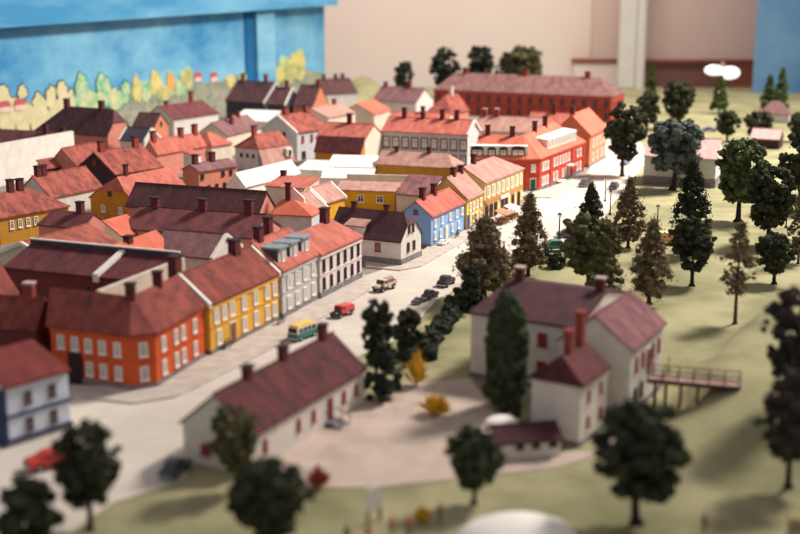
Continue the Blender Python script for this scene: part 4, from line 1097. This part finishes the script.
p = gp(664, 244)
root = thing('caravan', 'cream and yellow caravan with orange markings among the trees', 'caravan', (p.x, p.y, p.z), head(95))
b_ = MB().side([(-2.6, .5), (2.6, .5), (2.8, 1.2), (2.3, 2.0), (-2.2, 2.0), (-2.8, 1.3)], -.9, .9).build('body', paint('caravan', (240, 224, 170)), root, bevel=.15)
MB().box(-2.5, 2.5, -.93, .93, .62, .95).build('stripe', paint('orange', (232, 150, 60)), b_)
mk = MB()
for k in range(5): mk.box(-1.9 + k * .8, -1.45 + k * .8, -.96, -.9, 1.15 + .1 * (k % 2), 1.7 - .1 * (k % 3))
mk.build('marking', paint('marking', (214, 96, 40)), b_)
wheels(root, (-.9, .9), .8, .34)

def cycle(px, py, hd, label):
    p = gp(px, py)
    root = thing('bicycle', label, 'bicycle', (p.x, p.y, p.z + .3), head(hd), 'bicycles against the house fronts')
    fr = MB()
    for a_, b_ in (((-.55, 0, .35), (.1, 0, .35)), ((.1, 0, .35), (.45, 0, .85)), ((-.2, 0, .85), (.45, 0, .85)), ((-.2, 0, .9), (.1, 0, .35)), ((-.55, 0, .35), (-.2, 0, .85)), ((.45, 0, 1.0), (.6, 0, .35)), ((.45, -.28, 1.02), (.45, .28, 1.02))):
        fr.tube(a_, b_, .045, n=6)
    fr.build('frame', paint('black', (40, 36, 40)), root)
    MB().box(-.35, -.05, -.09, .09, .9, .98).build('saddle', tyre, root)
    for x in (-.55, .6):
        m = MB()
        pr = [(x + .34 * math.cos(k * math.pi / 8), 0, .35 + .34 * math.sin(k * math.pi / 8)) for k in range(17)]
        for u, v in zip(pr, pr[1:]): m.tube(u, v, .05, n=6)
        m.build('wheel', tyre, root)
for a_ in ((227, 351, 24, 'bicycle leaning near the white framed door of the yellow house'), (281, 326, 24, 'bicycle at the far corner of the yellow house'), (457, 239, 24, 'bicycle in front of the light blue house'), (481, 226, 24, 'bicycle in front of the pale yellow house')):
    cycle(*a_)

# market stall with white awning
for i, (px, py, lab, c) in enumerate(((512, 219, 'market stall with a white awning in front of the shop building', (242, 236, 226)), (503, 224, 'market stall with a brown awning beside the white one', (176, 130, 96)))):
    p = gp(px, py)
    root = thing('market_stall', lab, 'stall', (p.x, p.y, p.z), head(30), 'market stalls')
    MB().box(-1.3, 1.3, -.7, .7, .75, .95).box(-1.25, 1.25, -.65, .65, .1, .75).build('counter', mat('stall_wood', (150, 112, 84), (128, 94, 70), scale=1), root)
    MB().solid([(-1.6, -1.3, 1.9), (1.6, -1.3, 1.9), (1.6, 1.0, 2.5), (-1.6, 1.0, 2.5)], .12).build('awning', paint('awning%d' % i, c), root)
    for x in (-1.4, 1.4):
        for y in (-1.1, .8): MB().tube((x, y, 0), (x, y, 2.05 + (y + 1.1) * .25), .05).build('pole', frame_b, root)

# street lamps
lampm = mat('lamp_iron', (44, 40, 44), (36, 32, 38), scale=2, rough=.6)
lampg = mat('lamp_glass', (232, 224, 210), (224, 214, 198), scale=2, rough=.3)
for px, yb, yt, lab in ((605, 202, 177, 'dark street lamp left of the pair beside the dark car'), (610, 215, 190, 'dark street lamp right of the pair beside the dark car'), (657, 230, 205, 'street lamp on the lawn left of the tall brown green tree'),
                        (559, 240, 213, 'tall street lamp in the open plaza'), (545, 262, 236, 'street lamp between the pointed tree and the teal car'), (786, 228, 206, 'street lamp at the right side of the park')):
    p = gp(px, yb); H = top_at(p, yt) - p.z
    root = thing('street_lamp', lab, 'street lamp', tuple(p), 0, 'street lamps of the plaza and park')
    MB().lathe([(.28, 0), (.26, .35), (.12, .5), (.10, H - .8), (.14, H - .75)], n=10).build('lamp_post', lampm, root)
    MB().lathe([(.2, H - .75), (.36, H - .25), (.3, H - .2)], n=8).build('lantern', lampg, root)
    MB().lathe([(.42, H - .22), (.2, H - .02), (.05, H + .1)], n=8).build('lamp_cap', lampm, root)

# footbridge from the manor to the hillside
a_, b_ = at(643, 376, 3.2), at(741, 384.5, 3.2)
dv = b_ - a_; Lb = dv.length
root = thing('footbridge', 'wooden footbridge on posts from the manor to the hillside', 'footbridge', (a_.x, a_.y, 0), math.atan2(dv.y, dv.x))
plank = mat('plank', (196, 160, 152), (170, 134, 128), scale=1.5, rough=.9)
dk = MB().box(.4, Lb, -.8, .8, 3.05, 3.2)
dk.build('deck', plank, root)
MB().box(.4, Lb, -.86, -.8, 2.8, 3.25).box(.4, Lb, .8, .86, 2.8, 3.25).build('girder', frame_b, root)
for x in (1.2, 2.2, 3.6, 5.2):
    x = min(x, Lb - .6)
    for y in (-.7, .7): MB().box(x - .12, x + .12, y - .12, y + .12, -.2, 3.05).build('pillar', frame_b, root)
for y in (-.8, .8):
    m = MB(); n = 6
    for k in range(n + 1):
        x = .5 + (Lb - .6) * k / n
        m.box(x - .06, x + .06, y - .06, y + .06, 3.2, 4.15)
    m.box(.4, Lb, y - .05, y + .05, 4.1, 4.2); m.box(.4, Lb, y - .04, y + .04, 3.65, 3.72)
    m.build('railing', frame_b, root)

# white oval canopy behind the shed, white dome added to stand for glare at the bottom edge, board and frame
wcl = mat('white_cloth', (242, 236, 226), (236, 228, 216), scale=.5, rough=.7)
p = gp(502, 440)
c_ = thing('oval_canopy', 'white oval canopy behind the roof of the white shed', 'canopy', (p.x, p.y + .6, p.z), .1)
MB().lathe([(1.6, 1.35), (1.58, 1.5), (1.2, 1.75), (.6, 1.9), (.05, 1.95)], n=24).build('canopy_top', wcl, c_, smooth=True)
for x in (-1.1, 1.1):
    for y in (-.9, .9): MB().tube((x, y, 0), (x, y, 1.7), .05).build('pole', frame_b, c_)
p = gp(516, 541)
c_ = thing('glare_dome', 'large white rounded tent added for the glare at the bottom edge', 'dome', (p.x, p.y, p.z), .15)
m = MB().lathe([(4.6, 0), (4.5, .4), (3.9, 1.0), (2.7, 1.5), (1.3, 1.75), (.05, 1.85)], n=32)
m.v = [(x, y * .7, z) for x, y, z in m.v]
m.build('glare_dome_top', wcl, c_, smooth=True)
m = MB().lathe([(4.4, 0), (4.4, .14)], n=32); m.v = [(x, y * .7, z) for x, y, z in m.v]
m.build('glare_dome_edge', plank, c_)
p = gp(374, 522)
c_ = thing('notice_board', 'cream notice board on two posts among the people at the bottom', 'board', tuple(p), .75)
MB().box(-.75, .75, -.06, .06, 1.0, 2.9).build('board', wcl, c_)
for x in (-.6, .6): MB().box(x - .07, x + .07, -.1, .1, -.2, 1.05).build('post', frame_b, c_)
p = at(800, 536)
c_ = thing('sign_frame', 'beige wooden frame at the bottom right corner', 'frame', (p.x, p.y, hz(p.x, p.y)), -.1)
fm_ = mat('frame_beige', (206, 180, 140), (190, 164, 126), scale=1)
m = MB().box(-1.0, 1.3, -.08, .08, 1.25, 1.45).box(-1.0, 1.3, -.08, .08, .1, .28).box(-1.0, -.8, -.08, .08, -.2, 1.45).box(1.1, 1.3, -.08, .08, -.2, 1.45)
m.build('frame_rail', fm_, c_)
MB().box(-.8, 1.1, -.03, .03, .28, 1.25).build('panel', mat('frame_panel', (150, 140, 112), (136, 128, 100), scale=1), c_)

# white lamp on the far table edge
p = at(717, 92)
c_ = thing('white_lamp', 'glowing white two lobed lamp above the short conifer', 'lamp', (p.x, p.y - 6, 0))
glow = bpy.data.materials.new('lamp_glow'); glow.use_nodes = True
pb = glow.node_tree.nodes['Principled BSDF']; pb.inputs['Base Color'].default_value = (.95, .95, .92, 1)
pb.inputs['Emission Color'].default_value = (1, .98, .94, 1); pb.inputs['Emission Strength'].default_value = 1.3
sh_ = MB(); rr = random.Random(1)
sh_.blob((-3.2, 0, 8.6), 2.6, rr, (1.35, .8, .72), 0, hi=True); sh_.blob((2.6, 0, 7.6), 2.9, rr, (1.35, .8, .8), 0, hi=True)
sh_.build('lamp_shade', glow, c_, smooth=True)
MB().tube((0, 0, 0), (0, 0, 11.5), .9, .8, 12).build('lamp_stem', fm_, c_)
MB().lathe([(2.4, 0), (2.2, .5), (.9, .8)], n=16).build('lamp_base', fm_, c_)

# ------------------------------------------------------------------ people
skin = mat('skin', (214, 168, 142), (204, 156, 132), scale=2, rough=.6)
def person(px, py, label, shirt, pants, hair, hd=0., pose=0, z=None, sc=1.):
    p = gp(px, py) if z is None else at(px, py, z)
    root = thing('person', label, 'person', tuple(p), hd, 'people of the model')
    sw = .12 * pose
    J = [(0, 0, .95), (0, 0, 1.2), (0, 0, 1.42), (0, .01, 1.52), (0, .03, 1.63), (0, .02, 1.74),
         (-.1, 0, .9), (-.11, .03 + sw, .5), (-.11, sw * 2 - .02, .08), (-.11, sw * 2 + .14, .03), (.1, 0, .9), (.11, .03 - sw, .5), (.11, -sw * 2 - .02, .08), (.11, -sw * 2 + .14, .03),
         (-.2, 0, 1.4), (-.25, -.02 - sw, 1.12), (-.25, .08 - sw, .86), (-.25, .1 - sw, .76), (.2, 0, 1.4), (.25, -.02 + sw, 1.12), (.25, .08 + sw, .86), (.25, .1 + sw, .76)]
    E_ = [(0, 1), (1, 2), (2, 3), (3, 4), (4, 5), (0, 6), (6, 7), (7, 8), (8, 9), (0, 10), (10, 11), (11, 12), (12, 13), (2, 14), (14, 15), (15, 16), (16, 17), (2, 18), (18, 19), (19, 20), (20, 21)]
    rad = [.14, .135, .14, .06, .1, .085, .095, .07, .045, .04, .095, .07, .045, .04, .065, .05, .038, .035, .065, .05, .038, .035]
    me = bpy.data.meshes.new('body')
    me.from_pydata([(x * sc, y * sc, z * sc) for x, y, z in J], E_, [])
    tmp = bpy.data.objects.new('body', me); COL.objects.link(tmp)
    sm = tmp.modifiers.new('skin', 'SKIN'); tmp.modifiers.new('sub', 'SUBSURF').levels = 1
    for i, v in enumerate(me.skin_vertices[0].data): v.radius = (rad[i] * sc * 1.05, rad[i] * sc * .85)
    me.skin_vertices[0].data[0].use_root = True
    bpy.context.view_layer.update()
    ev = tmp.evaluated_get(bpy.context.evaluated_depsgraph_get())
    nm = bpy.data.meshes.new_from_object(ev)
    bpy.data.objects.remove(tmp)
    nm.materials.clear()
    for m_ in (paint('cloth_%d_%d_%d' % shirt, shirt), paint('cloth_%d_%d_%d' % pants, pants), skin, tyre): nm.materials.append(m_)
    for f in nm.polygons:
        c = f.center / sc
        f.material_index = 3 if c.z < .09 else (2 if c.z > 1.49 or (abs(c.x) > .19 and c.z < .84) else (1 if c.z < .93 and abs(c.x) < .21 else 0))
        f.use_smooth = True
    for v in nm.vertices: v.co *= S
    b_ = link('body', nm, root)
    h_ = MB().blob((0, .0, 1.735), .105, random.Random(2), (1, 1.08, .8), .05)
    h_.v = [(x * sc, y * sc, z * sc) for x, y, z in h_.v]
    h_.build('hair', paint('hair_%d' % hair[0], hair), root, smooth=True)
    f_ = MB(); rr = random.Random(1)
    f_.blob((0, .135, 1.655), .018, rr, (1, 1.3, 1.3), 0)
    f_.v = [(x * sc, y * sc, z * sc) for x, y, z in f_.v]; f_.build('nose', skin, root)
    f_ = MB()
    for x in (-.035, .035): f_.blob((x, .118, 1.685), .012, rr, (1, 1, 1), 0)
    f_.v = [(x * sc, y * sc, z * sc) for x, y, z in f_.v]; f_.build('eyes', tyre, root)
person(409, 536, 'person in a salmon shirt and dark blue trousers standing at the bottom edge', (214, 120, 96), (52, 60, 96), (48, 36, 34), 2.6, .3)
person(440, 524, 'person in a dark maroon coat right of the one in a salmon shirt', (110, 52, 58), (70, 48, 52), (60, 40, 36), 1.9, .5)
person(392, 538, 'person in a brown orange jacket left of the one in a salmon shirt', (186, 106, 66), (96, 70, 60), (60, 44, 38), 3.6, .2)
person(368, 545, 'person in a pink red shirt in front of the notice board', (206, 92, 92), (120, 76, 76), (50, 38, 36), 3.0, .4)
person(347, 546, 'person in dark blue clothes leftmost in the group at the bottom', (50, 54, 84), (44, 46, 66), (40, 34, 36), 2.2, .5)
person(704, 534, 'person in brown clothes alone on the path at the bottom right', (130, 104, 78), (96, 80, 66), (60, 46, 40), 2.4, .3)
person(652.5, 374.5, 'person in a red coat standing on the wooden footbridge', (206, 66, 62), (120, 50, 50), (60, 40, 38), 4.2, .2, z=3.2)
person(668, 375.5, 'person in a pale yellow shirt on the wooden footbridge', (226, 214, 150), (110, 100, 88), (60, 46, 40), 4.0, .3, z=3.2)
